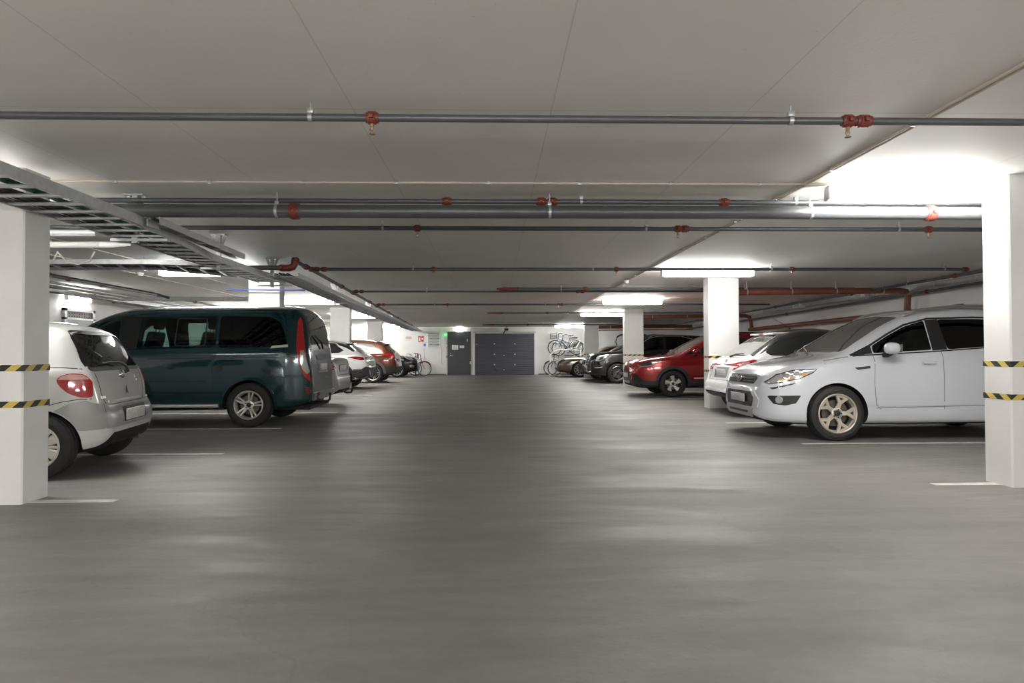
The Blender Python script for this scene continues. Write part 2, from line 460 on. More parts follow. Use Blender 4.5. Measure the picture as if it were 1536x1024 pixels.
    def arch_trim(s, wd=.06, m=None, off=.012, name='wheel_arch_trim', ends=(.0, 1.0)):
        for x in s.wx:
            for v in ('S', 'S+'):
                mb = MB(); rr = s.ra + wd / 2 - .005; z0 = .28
                a0 = math.asin(clamp((z0 - s.r) / rr, -1, 1)); pts = [(x + rr * math.cos(a), s.r + rr * math.sin(a)) for a in [lerp(a0, PI - a0, i / 28) for i in range(29)]]
                s.stripmb(mb, v, pts, wd, off=off, th=.02, step=.5); mb.build(name, m or M['clad'], s.root, ang=50)
    def mirror(s, x, z, y, m, l=.20, h=.14, d=.16):
        for sg in (-1, 1):
            mb = MB(); V = []; F = []; n = 14; k = 9
            for i in range(k + 1):
                ph = PI * i / k
                for j in range(n):
                    t = 2 * PI * j / n; ex = .75
                    cx = math.copysign(abs(math.cos(t)) ** ex, math.cos(t)); sz = math.copysign(abs(math.sin(t)) ** ex, math.sin(t))
                    q = math.sin(ph) ** .8
                    V.append((x + d / 2 * cx * q + .02 * math.cos(ph), sg * (y + .06 + l / 2 - l / 2 * math.cos(ph)), z + h / 2 * sz * q))
            for i in range(k):
                for j in range(n): F.append((i * n + j, i * n + (j + 1) % n, (i + 1) * n + (j + 1) % n, (i + 1) * n + j))
            mb.add(V, F); o = mb.build('wing_mirror', m, s.root, ang=60)
            a = MB(); a.bar((x + .03, sg * (y - .08), z - .10), (x + .01, sg * (y + .10), z - .055), .07, .05); a.build('mirror_stalk', M['black'], o, smooth=False)
            g = MB(); xx = x + d * .42; g.rbox(xx, xx + .012, *sorted((sg * (y + .09), sg * (y + .05 + l * .86))), z - h * .34, z + h * .34, .005); g.build('mirror_glass', M['gl_grey'], o)
    def handle(s, x, z, m, w=.19):
        for v, sg in (('S', -1), ('S+', 1)):
            a, n = s.hit(v, x - w / 2, z); b, n2 = s.hit(v, x + w / 2, z); c, n3 = s.hit(v, x, z); up = Vector((0, 0, 1))
            mb = MB(); mb.tube([a - n * .01, a + n * .022 + (b - a) * .10, c + n * .034, b + n * .022 - (b - a) * .10, b - n * .01], [.010, .014, .016, .014, .010], 8); mb.build('door_handle', m, s.root)
    def plate(s, view, z, w=.52, h=.11, y=0, blue=True, tilt=0.0, off=.012):
        l, n = s.hit(view, y, z); sx = -1 if view == 'F' else 1
        mb = MB(); mb.rbox(-.006, .006, -w / 2, w / 2, -h / 2, h / 2, .004)
        o = mb.build('number_plate', M['plate'], s.root, (l.x + sx * off, y, z)); o.rotation_euler = (0, tilt, 0)
        if blue:
            q = MB(); q.box(-.0072, .0072, -sx * w / 2 * .99 - (0 if sx < 0 else -.0), -sx * w / 2 * .99 + sx * .042, -h / 2 * .96, h / 2 * .96); q.build('plate_band', M['plateb'], o, smooth=False)
        return o
    def seats(s, xf, xr, z, w=.46, m=None, gap=.36, n2=3, hd=.0):
        m = m or M['seat']
        def seat(x, y, w):
            R = Matrix.Translation((x, y, z)) @ Matrix.Rotation(math.radians(14), 4, 'Y')
            mb = MB(); mb.rbox(x - .50, x + .06, y - w / 2, y + w / 2, z - .16, z + .02, .05)
            mb.rbox(-.05, .07, -w / 2, w / 2, -.06, .62, .05, R=R); mb.rbox(-.03, .06, -.13, .13, .66, .86, .04, R=R)
            for yy in (-.06, .06): mb.tube([R @ Vector((.01, yy, .58)), R @ Vector((.01, yy, .70))], .007, 6)
            mb.build('seat', m, s.root)
        for y in (-gap, gap): seat(xf, y, w)
        for i in range(n2 if xr else 0): seat(xr, (i - (n2 - 1) / 2) * .47, .45)
    def dash(s, x, z, w, m=None):
        mb = MB(); mb.rbox(x - .1, x + .36, -w, w, z - .30, z, .06)
        mb.build('dashboard', m or M['inside'], s.root)
        st = MB(); R = Matrix.Translation((x + .52, -.36, z - .02)) @ Matrix.Rotation(math.radians(-62), 4, 'Y')
        st.tube([R @ Vector((.185 * math.cos(t), .185 * math.sin(t), 0)) for t in [2 * PI * i / 24 for i in range(24)]], .015, 8, closed=True)
        for t in (0, 2.2, 4.1): st.bar(R @ Vector((0, 0, -.02)), R @ Vector((.18 * math.cos(t), .18 * math.sin(t), 0)), .05, .02)
        st.bar(R @ Vector((0, 0, -.02)), R @ Vector((0, 0, -.25)), .06, .06)
        st.build('steering_wheel', M['black'], s.root)
    def rails(s, x0, x1, y, m, lift=.035, r=.018):
        for sg in (-1, 1):
            pts = []; n = 12
            for i in range(n + 1):
                x = lerp(x0, x1, i / n); l, nn = s.hit('T', x, sg * y)
                e = min(i, n - i); pts.append(l + Vector((0, 0, [-.004, lift * .75][e] if e < 2 else lift)))
            mb = MB(); mb.tube(pts, r, 8); mb.build('roof_rail', m, s.root)
    def decal_obj(s, name, me, view, a, b, off=.004, m=None, parent=None):
        """a flat emblem laid on the bodywork"""
        l, n = s.hit(view, a, b); o = link(name, me, parent or s.root)
        z = n.normalized(); x = {'S': Vector((1, 0, 0)), 'S+': Vector((-1, 0, 0)), 'F': Vector((0, -1, 0)), 'R': Vector((0, 1, 0)), 'T': Vector((0, 1, 0))}[view]
        x = (x - z * x.dot(z)).normalized(); y = z.cross(x)
        o.matrix_local = Matrix(((x.x, y.x, z.x, l.x + n.x * off), (x.y, y.y, z.y, l.y + n.y * off), (x.z, y.z, z.z, l.z + n.z * off), (0, 0, 0, 1)))
        if m is not None: me.materials.clear(); me.materials.append(m)
        return o

def ring_mesh(rx, ry, r, rz=0, n=28):
    mb = MB(); mb.tube([(rx * math.cos(t), ry * math.sin(t), 0) for t in [2 * PI * i / n for i in range(n)]], r, 6, closed=True)
    o = mb.build('ring', M['chrome']); me = o.data; bpy.data.objects.remove(o); return me
def disc_mesh(rx, ry, d, m, n=28):
    mb = MB(); V = [(rx * math.cos(t), ry * math.sin(t), z) for z in (-.01, d) for t in [2 * PI * i / n for i in range(n)]]
    mb.add(V, [tuple(range(n))[::-1], tuple(range(n, 2 * n))] + [(i, (i + 1) % n, n + (i + 1) % n, n + i) for i in range(n)])
    o = mb.build('disc', m); me = o.data; bpy.data.objects.remove(o); return me
# ------------------------------------------------------------------ vehicles (local x runs from the nose to the tail)
def white_crossover():
    sp = dict(top=[(0, .66), (.02, .74), (.06, .81), (.13, .875), (.3, .945), (.6, 1.02), (.93, 1.085), (1.02, 1.11), (1.34, 1.30), (1.74, 1.535), (2.05, 1.655), (2.35, 1.70), (2.8, 1.73), (3.3, 1.725), (3.8, 1.66), (4.06, 1.56), (4.22, 1.32), (4.32, 1.05), (4.40, .85), (4.44, .60)],
              bot=[(0, .31), (.05, .25), (.2, .215), (.6, .20), (3.9, .22), (4.3, .30), (4.44, .42)],
              plan=[(0, .46), (.02, .56), (.06, .65), (.13, .735), (.28, .83), (.5, .885), (.9, .915), (1.5, .92), (3.3, .92), (3.9, .89), (4.25, .82), (4.38, .74), (4.44, .60)],
              belt=[(0, .60), (.1, .80), (.4, .90), (1.0, .995), (1.3, 1.03), (2.2, 1.09), (3.3, 1.15), (4.2, 1.2)], roofw=.66, drop=.06, rroof=.07, clad=.34, hoodin=.15, hooddrop=.03, shoulder=.025, wrot=.30)
    P = paint('white_pearl_paint', (.66, .68, .73), .22)
    c = Car('crossover', 'white crossover with its nose in the aisle and dusty champagne alloy wheels', 'car', (3.40, 9.12, 0), 0, sp, P, seam=M['seamw'])
    c.wheels(.347, .245, .235, ('y', 5), M['bronze'], .91, 3.60, 1.60, .385)
    w1 = [(1.15, 1.075), (1.40, 1.195), (1.64, 1.335), (1.88, 1.455), (2.17, 1.535), (2.17, 1.135)]
    w1o = [(1.41, 1.105), (1.42, 1.195), (1.64, 1.325), (1.88, 1.445), (2.15, 1.525), (2.155, 1.145)]
    w2 = [(2.36, 1.15), (2.33, 1.54), (2.8, 1.545), (3.12, 1.53), (3.16, 1.205)]
    w3 = [(3.26, 1.215), (3.22, 1.52), (3.55, 1.47), (3.85, 1.33), (3.82, 1.255)]
    ws = [(-.64, 1.125), (.64, 1.125), (.535, 1.62), (-.535, 1.62)]
    rw = [(-.55, 1.17), (.55, 1.17), (.50, 1.50), (-.50, 1.50)]
    c.cut((1.25, 4.0, .45), [roundpoly(w1o, .03), roundpoly(w2, .04)], (roundpoly(ws, .06), 1.9), (roundpoly(rw, .06), 3.7))
    g = glass('green_tinted_glass', (.34, .40, .37)); gd = glass('dark_tinted_glass', (.06, .065, .065)); gw = glass('windscreen_reflection_glass', (.66, .68, .66), body=.22, bodycol=(.42, .40, .37))  # windscreen's pale film paints in a grey reflection
    c.panel2('side_window', w1o, g, off=-.006, r=.03); c.panel2('side_window', w2, gd, off=-.006, r=.04); c.panel2('quarter_window', w3, M['gl_dark'], off=.002, r=.04)
    c.panel('windscreen', 'F', ws, gw, off=-.004, r=.06); c.panel('rear_window', 'R', rw, gd, off=-.004, r=.06)
    c.panel2('mirror_triangle', [(1.15, 1.072), (1.40, 1.192), (1.40, 1.10)], M['black'], off=.003)
    c.panel2('door_pillar_trim', [(2.165, 1.135), (2.165, 1.53), (2.335, 1.54), (2.355, 1.15)], M['black'], off=.003)
    c.strips('window_trim', [[(1.13, 1.075), (1.40, 1.204), (1.64, 1.345), (1.88, 1.466), (2.2, 1.55), (2.8, 1.565), (3.2, 1.55), (3.6, 1.48), (3.88, 1.33)]], .022, M['black'], off=.004)
    c.strips('waist_trim', [[(1.15, 1.07), (2.2, 1.125), (3.2, 1.195), (3.9, 1.25)]], .014, M['black'], off=.004)
    c.strips('panel_gaps', [[(1.40, 1.09), (1.38, .75), (1.40, .45), (1.46, .40)], [(2.27, 1.13), (2.27, .40)], [(1.40, .415), (3.1, .45)], [(3.22, 1.19), (3.22, .8), (3.0, .5)], [(.76, .93), (.8, 1.01), (1.10, 1.06)]], .008, c.seam)
    c.strips('door_lower_strip', [[(1.42, .455), (3.1, .49)]], .045, P, off=.008)
    c.panel('bonnet_gap', 'F', [(-.50, .815), (.50, .815), (.50, .822), (-.50, .822)], c.seam, off=.002)
    # front
    for v in ('S', 'S+'):
        hl = c.panel('headlight', v, [(.085, .735), (.20, .83), (.38, .885), (.66, .905), (.60, .855), (.45, .79), (.27, .745), (.12, .715)], M['clear'], off=.006, th=.02, r=.02, step=.025)
        c.panel('indicator_lens', v, [(.20, .752), (.45, .80), (.58, .862), (.50, .85), (.36, .80), (.22, .775)], M['amber'], off=.008, th=.006, step=.02, parent=hl)
        for x, z in ((.30, .82), (.42, .845)):
            l, n = c.hit(v, x, z); q = MB(); q.lathe([(-.01, .045), (.004, .045), (.006, .038), (.003, .0)], axis='y', n=20)
            o = q.build('lamp_reflector', M['chrome'], hl); o.matrix_local = Matrix.Translation(l + n * .005) @ n.to_track_quat('Y', 'Z').to_matrix().to_4x4()
        mb = MB(); c.stripmb(mb, v, [(.085, .735), (.20, .83), (.38, .885), (.66, .905), (.60, .855), (.45, .79), (.27, .745), (.12, .715)], .012, True, off=.008); mb.build('headlight_surround', M['lampdark'], hl)
        c.panel('vent_slots', v, [(.12, .665), (.40, .735), (.38, .715), (.15, .645)], M['lampdark'], off=.004, r=.005)
        f = c.panel('fog_lamp_pocket', v, [(.10, .555), (.12, .565), (.46, .575), (.40, .475), (.28, .445), (.16, .46)], M['black'], off=.004, r=.015)
        l, n = c.hit(v, .215, .515); q = MB(); q.lathe([(-.01, .048), (.012, .046), (.014, .034), (.006, .032), (.006, .0)], axis='y', n=22)
        o = q.build('fog_lamp', M['clear'], f); o.matrix_local = Matrix.Translation(l + n * .004) @ n.to_track_quat('Y', 'Z').to_matrix().to_4x4()
        c.panel('side_vent', v, [(1.13, .925), (1.33, .945), (1.33, .915), (1.17, .895)], M['lampdark'], off=.005)
        k = -1 if v == 'S' else 1; c.panel('bumper_wing', 'F', [(k * a, b) for a, b in ((.43, .60), (.50, .615), (.61, .50), (.57, .40), (.47, .40), (.52, .50))], P, off=.012, th=.02, r=.015)
    gr = c.panel('upper_grille', 'F', [(-.50, .775), (-.45, .705), (.45, .705), (.50, .775), (.46, .80), (-.46, .80)], M['black'], off=.006, r=.02)
    for z in (.735, .765):
        mb = MB(); c.stripmb(mb, 'F', [(-.46, z), (.46, z)], .010, off=.014); mb.build('grille_bar', M['chrome'], gr)
    ov = c.decal_obj('badge', disc_mesh(.085, .034, .006, mat('badge_blue', (.02, .035, .12), .2, coat=1)), 'F', 0, .752, .016, parent=gr)
    link('badge_ring', ring_mesh(.085, .034, .006), ov, (0, 0, .006)); t = text_mesh('Ford', .058); t.materials.append(M['chrome']); link('badge_lettering', t, ov, (0, .002, .008))
    c.strips('grille_trim', [[(-.50, .808), (.50, .808)]], .018, M['chrome'], off=.010, sides=('F',))
    lg = c.panel('lower_grille', 'F', [(-.50, .60), (.50, .60), (.44, .40), (-.44, .40)], M['black'], off=.004, r=.03)
    for z in (.43, .455):
        mb = MB(); c.stripmb(mb, 'F', [(-.42, z), (.42, z)], .012, off=.012); mb.build('grille_bar', M['clad'], lg)
    c.panel('skid_plate', 'F', [(-.48, .385), (.48, .385), (.44, .27), (-.44, .27)], mat('silver_skid_plate', (.42, .43, .45), .4, .4), off=.012, th=.03, r=.02)
    c.panel('skid_slot', 'F', [(-.34, .345), (.34, .345), (.32, .315), (-.32, .315)], M['black'], off=.016, r=.01)
    c.plate('F', .51, off=.03)
    c.mirror(1.52, 1.165, .90, P, .20, .15, .20); c.handle(2.08, .98, P); c.handle(3.02, 1.02, P)
    c.rails(1.95, 3.9, .61, M['alloy'], .045, .02)
    c.seats(2.28, 3.1, .70); c.dash(1.30, 1.02, .66, M['inside'])
    mb = MB()
    for y in (-.02, .44): 
        pts = [c.hit('F', y + .50 * t, 1.09 + .075 * t)[0] + Vector((-.012, 0, .012)) for t in [i / 6 for i in range(7)]]
        mb.tube(pts, .008, 6)
    mb.build('wiper', M['black'], c.root)
    for v in ('S', 'S+'): c.panel('tail_light', v, [(4.10, .95), (4.18, 1.25), (4.30, 1.1), (4.36, .92)], M['red'], off=.005)
    tm = M['seam']
    return c

def silver_hatchback():
    sp = dict(top=[(0, .58), (.03, .68), (.12, .78), (.35, .88), (.75, .98), (.95, 1.03), (1.35, 1.24), (1.7, 1.39), (2.1, 1.455), (2.6, 1.46), (3.0, 1.435), (3.22, 1.40), (3.29, 1.355), (3.37, 1.22), (3.46, 1.05), (3.505, .955), (3.525, .90), (3.545, .80), (3.555, .72), (3.575, .655), (3.60, .635), (3.625, .60), (3.64, .52)],
              bot=[(0, .30), (.2, .2), (3.0, .2), (3.3, .205), (3.5, .23), (3.60, .29), (3.64, .38)],
              plan=[(0, .5), (.04, .62), (.2, .75), (.6, .82), (1.4, .83), (2.7, .83), (3.1, .815), (3.36, .765), (3.48, .715), (3.56, .665), (3.61, .62), (3.64, .54)],
              belt=[(0, .55), (.2, .75), (.9, .92), (1.6, .95), (2.6, .985), (3.2, 1.01), (3.5, .985)], roofw=[(0, .55), (2.6, .575), (3.2, .60), (3.64, .60)], drop=.07, rroof=.09, clad=.40, shoulder=.035, hoodin=.14, wrot=.25)
    P = paint('silver_white_paint', (.70, .70, .69), .25, .0)
    Pd = paint('silver_bumper_paint', (.36, .36, .355), .36, .1)
    c = Car('hatchback', 'small silver hatchback backed towards the aisle, rear wiper and wraparound tail lamp', 'car', (-7.27, 6.24, 0), .17, sp, P, seam=M['seamw'])
    c.wheels(.297, .192, .180, ('cover', 7), M['alloyw'], .72, 3.115, 1.44, .335)
    rwp = [(-.645, .985), (.645, .985), (.53, 1.322), (-.53, 1.322)]
    w1 = [(1.25, 1.0), (1.6, 1.24), (1.8, 1.31), (2.15, 1.335), (2.15, 1.01)]; w2 = [(2.22, 1.01), (2.22, 1.34), (2.6, 1.33), (2.78, 1.28), (2.84, 1.06)]
    ws = [(-.60, 1.05), (.60, 1.05), (.50, 1.37), (-.50, 1.37)]
    c.cut((1.15, 3.36, .42), [roundpoly(w1, .03), roundpoly(w2, .05)], (roundpoly(ws, .05), 1.7), (roundpoly(rwp, .07), 3.05))
    g = glass('smoky_rear_glass', (.50, .50, .48), body=.07, bodycol=(.3, .3, .29)); gs = glass('clear_side_glass', (.6, .63, .61))
    c.panel2('side_window', w1, gs, off=-.005, r=.03); c.panel2('side_window', w2, gs, off=-.005, r=.05)
    c.panel('windscreen', 'F', ws, gs, off=-.004, r=.05); rg = c.panel('rear_window', 'R', rwp, g, off=-.003, r=.07)
    mb = MB(); c.stripmb(mb, 'R', roundpoly([(-.65, .978), (.65, .978), (.535, 1.328), (-.535, 1.328)], .075), .035, True, off=.004); mb.build('window_seal', M['black'], rg)
    mb = MB()
    for i in range(9):
        z = 1.03 + i * .033; pts = [c.hit('R', lerp(-.5, .5, k / 8), z)[0] + Vector((-.012, 0, 0)) for k in range(9)]; mb.tube(pts, .0018, 4)
    mb.build('heating_wires', M['amber'], rg)
    # tail lamps: pale upper band, red lower body
    for v in ('S', 'S+'):
        tl = c.panel('tail_light', v, [(3.265, .885), (3.29, .925), (3.36, .945), (3.455, .94), (3.512, .88), (3.53, .725), (3.45, .725), (3.36, .765), (3.295, .83)], M['red'], off=.010, th=.03, r=.03, step=.025)
        c.panel('reversing_lens', v, [(3.275, .89), (3.30, .92), (3.36, .938), (3.45, .932), (3.50, .89)], M['pinkl'], off=.013, th=.004, r=.01, step=.025, parent=tl)
        fc = [(2.915 + .085 * math.cos(t), .80 + .085 * math.sin(t)) for t in [2 * PI * i / 30 for i in range(30)]]
        if v == 'S':
            mb = MB(); c.stripmb(mb, v, fc, .007, True, off=.0015); mb.build('fuel_flap_gap', M['seam'], c.root)
    # bumper: darker satin upper shell standing proud, bright lower valance
    for v in ('S', 'S+'):
        c.panel('rear_bumper', v, [(3.25, .612), (3.36, .675), (3.48, .70), (3.56, .66), (3.63, .60), (3.638, .46), (3.60, .43), (3.48, .425), (3.427, .43), (3.39, .50), (3.325, .575)], Pd, off=.012, th=.03, r=.01, step=.03)
    c.panel('rear_bumper', 'R', [(-.56, .665), (-.50, .628), (.50, .628), (.56, .665), (.60, .56), (.60, .43), (-.60, .43), (-.60, .56)], Pd, off=.014, th=.03, r=.01)
    c.strips('panel_gaps', [[(3.10, .60), (3.18, .655), (3.30, .69), (3.42, .71), (3.52, .712)], [(3.15, 1.0), (3.3, 1.0), (3.44, .985)], [(3.44, .98), (3.50, .93)]], .007, M['seam'])
    c.strips('tailgate_gap', [[(-.50, .665), (-.46, .642), (.46, .642), (.50, .665), (.55, .75), (.57, .95)], [(-.50, .665), (-.55, .75), (-.57, .95)]], .008, M['seam'], sides=('R',))
    c.strips('tailgate_lip', [[(-.42, .668), (.42, .668)]], .02, M['alloyw'], off=.006, sides=('R',))
    c.panel('plate_recess', 'R', [(-.27, .60), (.32, .60), (.32, .465), (-.27, .465)], M['clad'], off=.018, th=.02, r=.015)
    c.plate('R', .53, .50, .11, blue=False, off=.028)
    # wiper, emblems
    wa = MB(); p = [c.hit('R', *q)[0] + Vector((d, 0, .0)) for q, d in (((.16, .945), .03), ((.10, 1.00), .05), ((.02, 1.035), .045), ((-.12, 1.045), .03), ((-.36, 1.03), .02))]
    wa.tube(p, [.016, .014, .012, .010, .008], 8); wa.rbox(*sum([[v - .02, v + .02] for v in c.hit('R', .16, .945)[0]], []), r=.008); wa.build('rear_wiper', M['clad'], c.root)
    o = c.decal_obj('badge', ring_mesh(.052, .036, .006), 'R', .02, .915, .006); link('badge_ring', ring_mesh(.02, .034, .005), o); link('badge_bar', ring_mesh(.034, .014, .005), o, (0, .012, 0))
    tri = MB(); tri.add([(-.03, -.04, .004), (0, .055, .006), (.03, -.04, .004), (0, -.012, .008), (0, .0, -.006)], [(0, 3, 1), (1, 3, 2), (0, 1, 4), (1, 2, 4), (0, 4, 3), (3, 4, 2)])
    q = tri.build('sticker', M['black']); me = q.data; bpy.data.objects.remove(q); c.decal_obj('sticker', me, 'R', .06, .755, .004)
    bx = MB(); bx.box(-.045, .045, -.012, .012, -.004, .003); q = bx.build('model_script', M['alloy']); me = q.data; bpy.data.objects.remove(q); c.decal_obj('model_script', me, 'R', -.52, .715, .002)
    bx = MB(); bx.box(-.05, .05, -.012, .012, -.004, .003); bx.box(-.03, .05, -.05, -.03, -.004, .003); q = bx.build('model_script', M['alloy']); me = q.data; bpy.data.objects.remove(q); c.decal_obj('model_script', me, 'R', .43, .885, .002)
    ex = MB(); ex.tube([(3.2, .36, .24), (3.58, .36, .25)], .024, 12); ex.build('exhaust_pipe', M['steel'], c.root)
    ax = MB(); ax.tube([(3.12, -.6, .27), (3.12, .6, .27)], .045, 10); ax.rbox(2.7, 3.45, -.45, .3, .22, .34, .03); ax.build('rear_axle', M['liner'], c.root)
    c.strips('roof_joint', [[(1.9, .44), (3.15, .44)], [(1.9, -.44), (3.15, -.44)]], .012, M['seamw'], sides=('T',))
    c.seats(2.0, 2.75, .58, gap=.34); c.dash(1.2, .98, .6)
    mb = MB(); mb.rbox(2.98, 3.40, -.55, .55, .90, .93, .01); mb.build('parcel_shelf', M['inside'], c.root)
    c.mirror(1.45, 1.02, .82, P, .16, .13, .14)
    return c

def teal_van():
    sp = dict(top=[(0, .7), (.03, .80), (.15, .95), (.5, 1.08), (.95, 1.20), (1.2, 1.36), (1.6, 1.62), (1.95, 1.79), (2.3, 1.87), (2.8, 1.90), (3.8, 1.905), (4.45, 1.895), (4.72, 1.865), (4.82, 1.80), (4.90, 1.62), (4.945, 1.35), (4.965, 1.10), (4.985, .85), (5.0, .60)],
              bot=[(0, .32), (.2, .25), (4.4, .27), (4.8, .32), (4.97, .38), (5.0, .42)],
              plan=[(0, .6), (.05, .72), (.2, .85), (.6, .93), (1.2, .95), (4.2, .95), (4.6, .94), (4.82, .91), (4.92, .87), (4.97, .82), (5.0, .74)],
              belt=[(0, .66), (.3, .92), (.9, 1.08), (1.5, 1.12), (2.5, 1.16), (4.4, 1.18), (4.9, 1.2)], roofw=[(0, .70), (2, .72), (4.6, .735), (4.9, .70), (5, .66)], drop=.085, rroof=.14, clad=.40, shoulder=.02, rsh=.10, mid=.6, tuck=.06, wrot=.18)
    P = paint('dark_teal_paint', (.006, .038, .046), .14, .2)
    c = Car('passenger_van', 'dark teal passenger van with tinted side glass, tail and tow hook towards the aisle', 'van', (-7.84, 10.92, 0), .035, sp, P)
    c.wheels(.338, .215, .225, ('twin', 5), M['alloyw'], .90, 4.085, 1.66, .385)
    fd = [(1.30, 1.19), (1.62, 1.42), (1.86, 1.60), (2.12, 1.66), (2.16, 1.19)]
    w2 = [(2.42, 1.19), (2.44, 1.68), (3.58, 1.695), (3.58, 1.21)]; w3 = [(3.62, 1.21), (3.62, 1.695), (4.38, 1.68), (4.52, 1.60), (4.60, 1.42), (4.64, 1.225)]
    w2o = [(2.46, 1.22), (2.48, 1.65), (3.55, 1.665), (3.55, 1.24)]; w3o = [(3.68, 1.24), (3.68, 1.66), (4.34, 1.65), (4.48, 1.57), (4.56, 1.26)]
    ws = [(-.74, 1.24), (.74, 1.24), (.62, 1.74), (-.62, 1.74)]; rw = [(-.66, 1.25), (.66, 1.25), (.60, 1.70), (-.60, 1.70)]
    c.cut((1.15, 4.84, .52), [roundpoly(fd, .03), roundpoly(w2o, .04), roundpoly(w3o, .05)], (roundpoly(ws, .06), 2.1), (roundpoly(rw, .06), 4.6))
    g = glass('teal_tinted_glass', (.70, .88, .86)); gd = glass('privacy_glass', (.52, .60, .57)); gr = glass('rear_privacy_glass', (.10, .115, .11))
    c.panel2('side_window', fd, g, off=-.006, r=.03); c.panel2('side_window', w2, gd, off=.003, r=.04); c.panel2('side_window', w3, gr, off=.003, r=.05)
    c.panel('windscreen', 'F', ws, g, off=-.004, r=.06); c.panel('rear_window', 'R', rw, M['gl_dark'], off=.003, r=.08)
    mb = MB()
    for v in ('S', 'S+'): c.stripmb(mb, v, roundpoly([(2.98, 1.24), (2.98, 1.655), (3.42, 1.655), (3.42, 1.24)], .04), .012, True, off=.006)
    mb.build('sliding_pane_seal', M['clad'], c.root)
    c.panel2('window_pillar_trim', [(2.17, 1.19), (2.14, 1.68), (2.44, 1.69), (2.42, 1.19)], M['black'], off=.003)
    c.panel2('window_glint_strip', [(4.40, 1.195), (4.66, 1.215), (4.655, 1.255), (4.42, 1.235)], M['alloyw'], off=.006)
    c.strips('panel_gaps', [[(2.24, 1.66), (2.24, .50)], [(3.56, .50), (3.56, .90), (3.60, 1.20)], [(2.24, .70), (3.46, .70)], [(2.24, .46), (3.5, .46)], [(4.3, .76), (4.95, .76)], [(2.6, 1.04), (4.90, 1.06)]], .009, M['black'])
    c.strips('body_crease', [[(2.25, .97), (3.5, .965), (4.80, 1.0)], [(4.42, .82), (4.92, .815)]], .02, P, off=.008)
    fl = MB(); l, n = c.hit('S', 3.65, .90); fl.lathe([(-.01, .055), (-.006, .055), (-.004, .045), (-.0045, .012), (-.006, .0)], axis='y', n=26, c=l); fl.build('fuel_cap', M['black'], c.root)
    c.panel('body_patch', 'S', [(2.36, .63), (2.48, .63), (2.48, .76), (2.36, .76)], M['steel'], off=.003)
    c.arch_trim(.035, P, .010, 'wheel_arch_lip')
    for sy in (-.93, .93): sb = MB(); sb.tube([(1.5, sy, .33), (3.65, sy, .33)], .03, 12); sb.build('side_step', M['alloyw'], c.root)
    for v in ('S', 'S+'):
        tl = c.panel('tail_light', v, [(4.775, 1.62), (4.805, 1.68), (4.84, 1.60), (4.885, 1.30), (4.935, 1.0), (4.975, .72), (4.965, .68), (4.88, .80), (4.82, .98), (4.775, 1.25)], M['red'], off=.010, th=.03, r=.015, step=.03)
        c.panel('reversing_lens', v, [(4.84, 1.16), (4.89, 1.16), (4.965, .84), (4.935, .80), (4.87, .88), (4.84, 1.02)], M['clear'], off=.014, th=.004, step=.03, r=.01, parent=tl)
        c.panel('reflector', v, [(4.91, .60), (4.965, .60), (4.97, .50), (4.92, .50)], M['redd'], off=.008)
    Pg = paint('tailgate_reflection_paint', (.07, .066, .054), .2, .35)  # olive tone paints the floor's reflection into tailgate and bumper
    c.panel('tailgate', 'R', [(-.74, .50), (.74, .50), (.76, .72), (.70, 1.0), (.66, 1.24), (-.66, 1.24), (-.70, 1.0), (-.76, .72)], Pg, off=.004, r=.03)
    c.panel('tailgate_handle', 'R', [(-.42, 1.10), (.42, 1.10), (.38, 1.02), (-.38, 1.02)], M['chrome'], off=.014, th=.02, r=.02)
    c.panel('plate_recess', 'R', [(-.36, 1.0), (.36, 1.0), (.36, .80), (-.36, .80)], M['black'], off=.008, r=.02)
    c.plate('R', .90, .52, .11, off=.02)
    wa = MB(); p = [c.hit('R', *q)[0] + Vector((d, 0, 0)) for q, d in (((0, 1.20), .03), ((-.12, 1.30), .04), ((-.46, 1.40), .025))]; wa.tube(p, [.018, .014, .008], 8); wa.build('rear_wiper', M['black'], c.root)
    c.panel('rear_bumper', 'R', [(-.80, .50), (.80, .50), (.80, .40), (-.80, .40)], Pg, off=.03, th=.04, r=.02)
    th = MB(); th.tube([(4.88, -.08, .40), (4.99, -.08, .33), (5.07, -.08, .325), (5.12, -.08, .36), (5.125, -.08, .42)], .019, 10); th.lathe([(-.03, .0), (-.028, .016), (0, .025), (.02, .017), (.025, 0)], axis='z', n=16, c=(5.125, -.08, .45)); th.rbox(4.85, 5.0, -.2, .04, .33, .40, .01); th.build('tow_hook', M['black'], c.root)
    us = MB(); us.rbox(4.3, 4.95, -.7, .7, .24, .30, .02); us.build('underbody_tray', M['liner'], c.root)
    c.strips('roof_joint', [[(2.2, .68), (4.6, .70)], [(2.2, -.68), (4.6, -.70)]], .03, M['black'], sides=('T',), off=.004)
    c.seats(2.35, 3.2, .86, gap=.42); c.dash(1.3, 1.16, .74); c.seats(4.15, None, .86, gap=.42)
    c.mirror(1.55, 1.24, .95, M['black'], .2, .22, .16)
    im = MB(); im.rbox(1.86, 1.90, -.13, .13, 1.60, 1.67, .015); im.build('interior_mirror', M['black'], c.root)
    return c

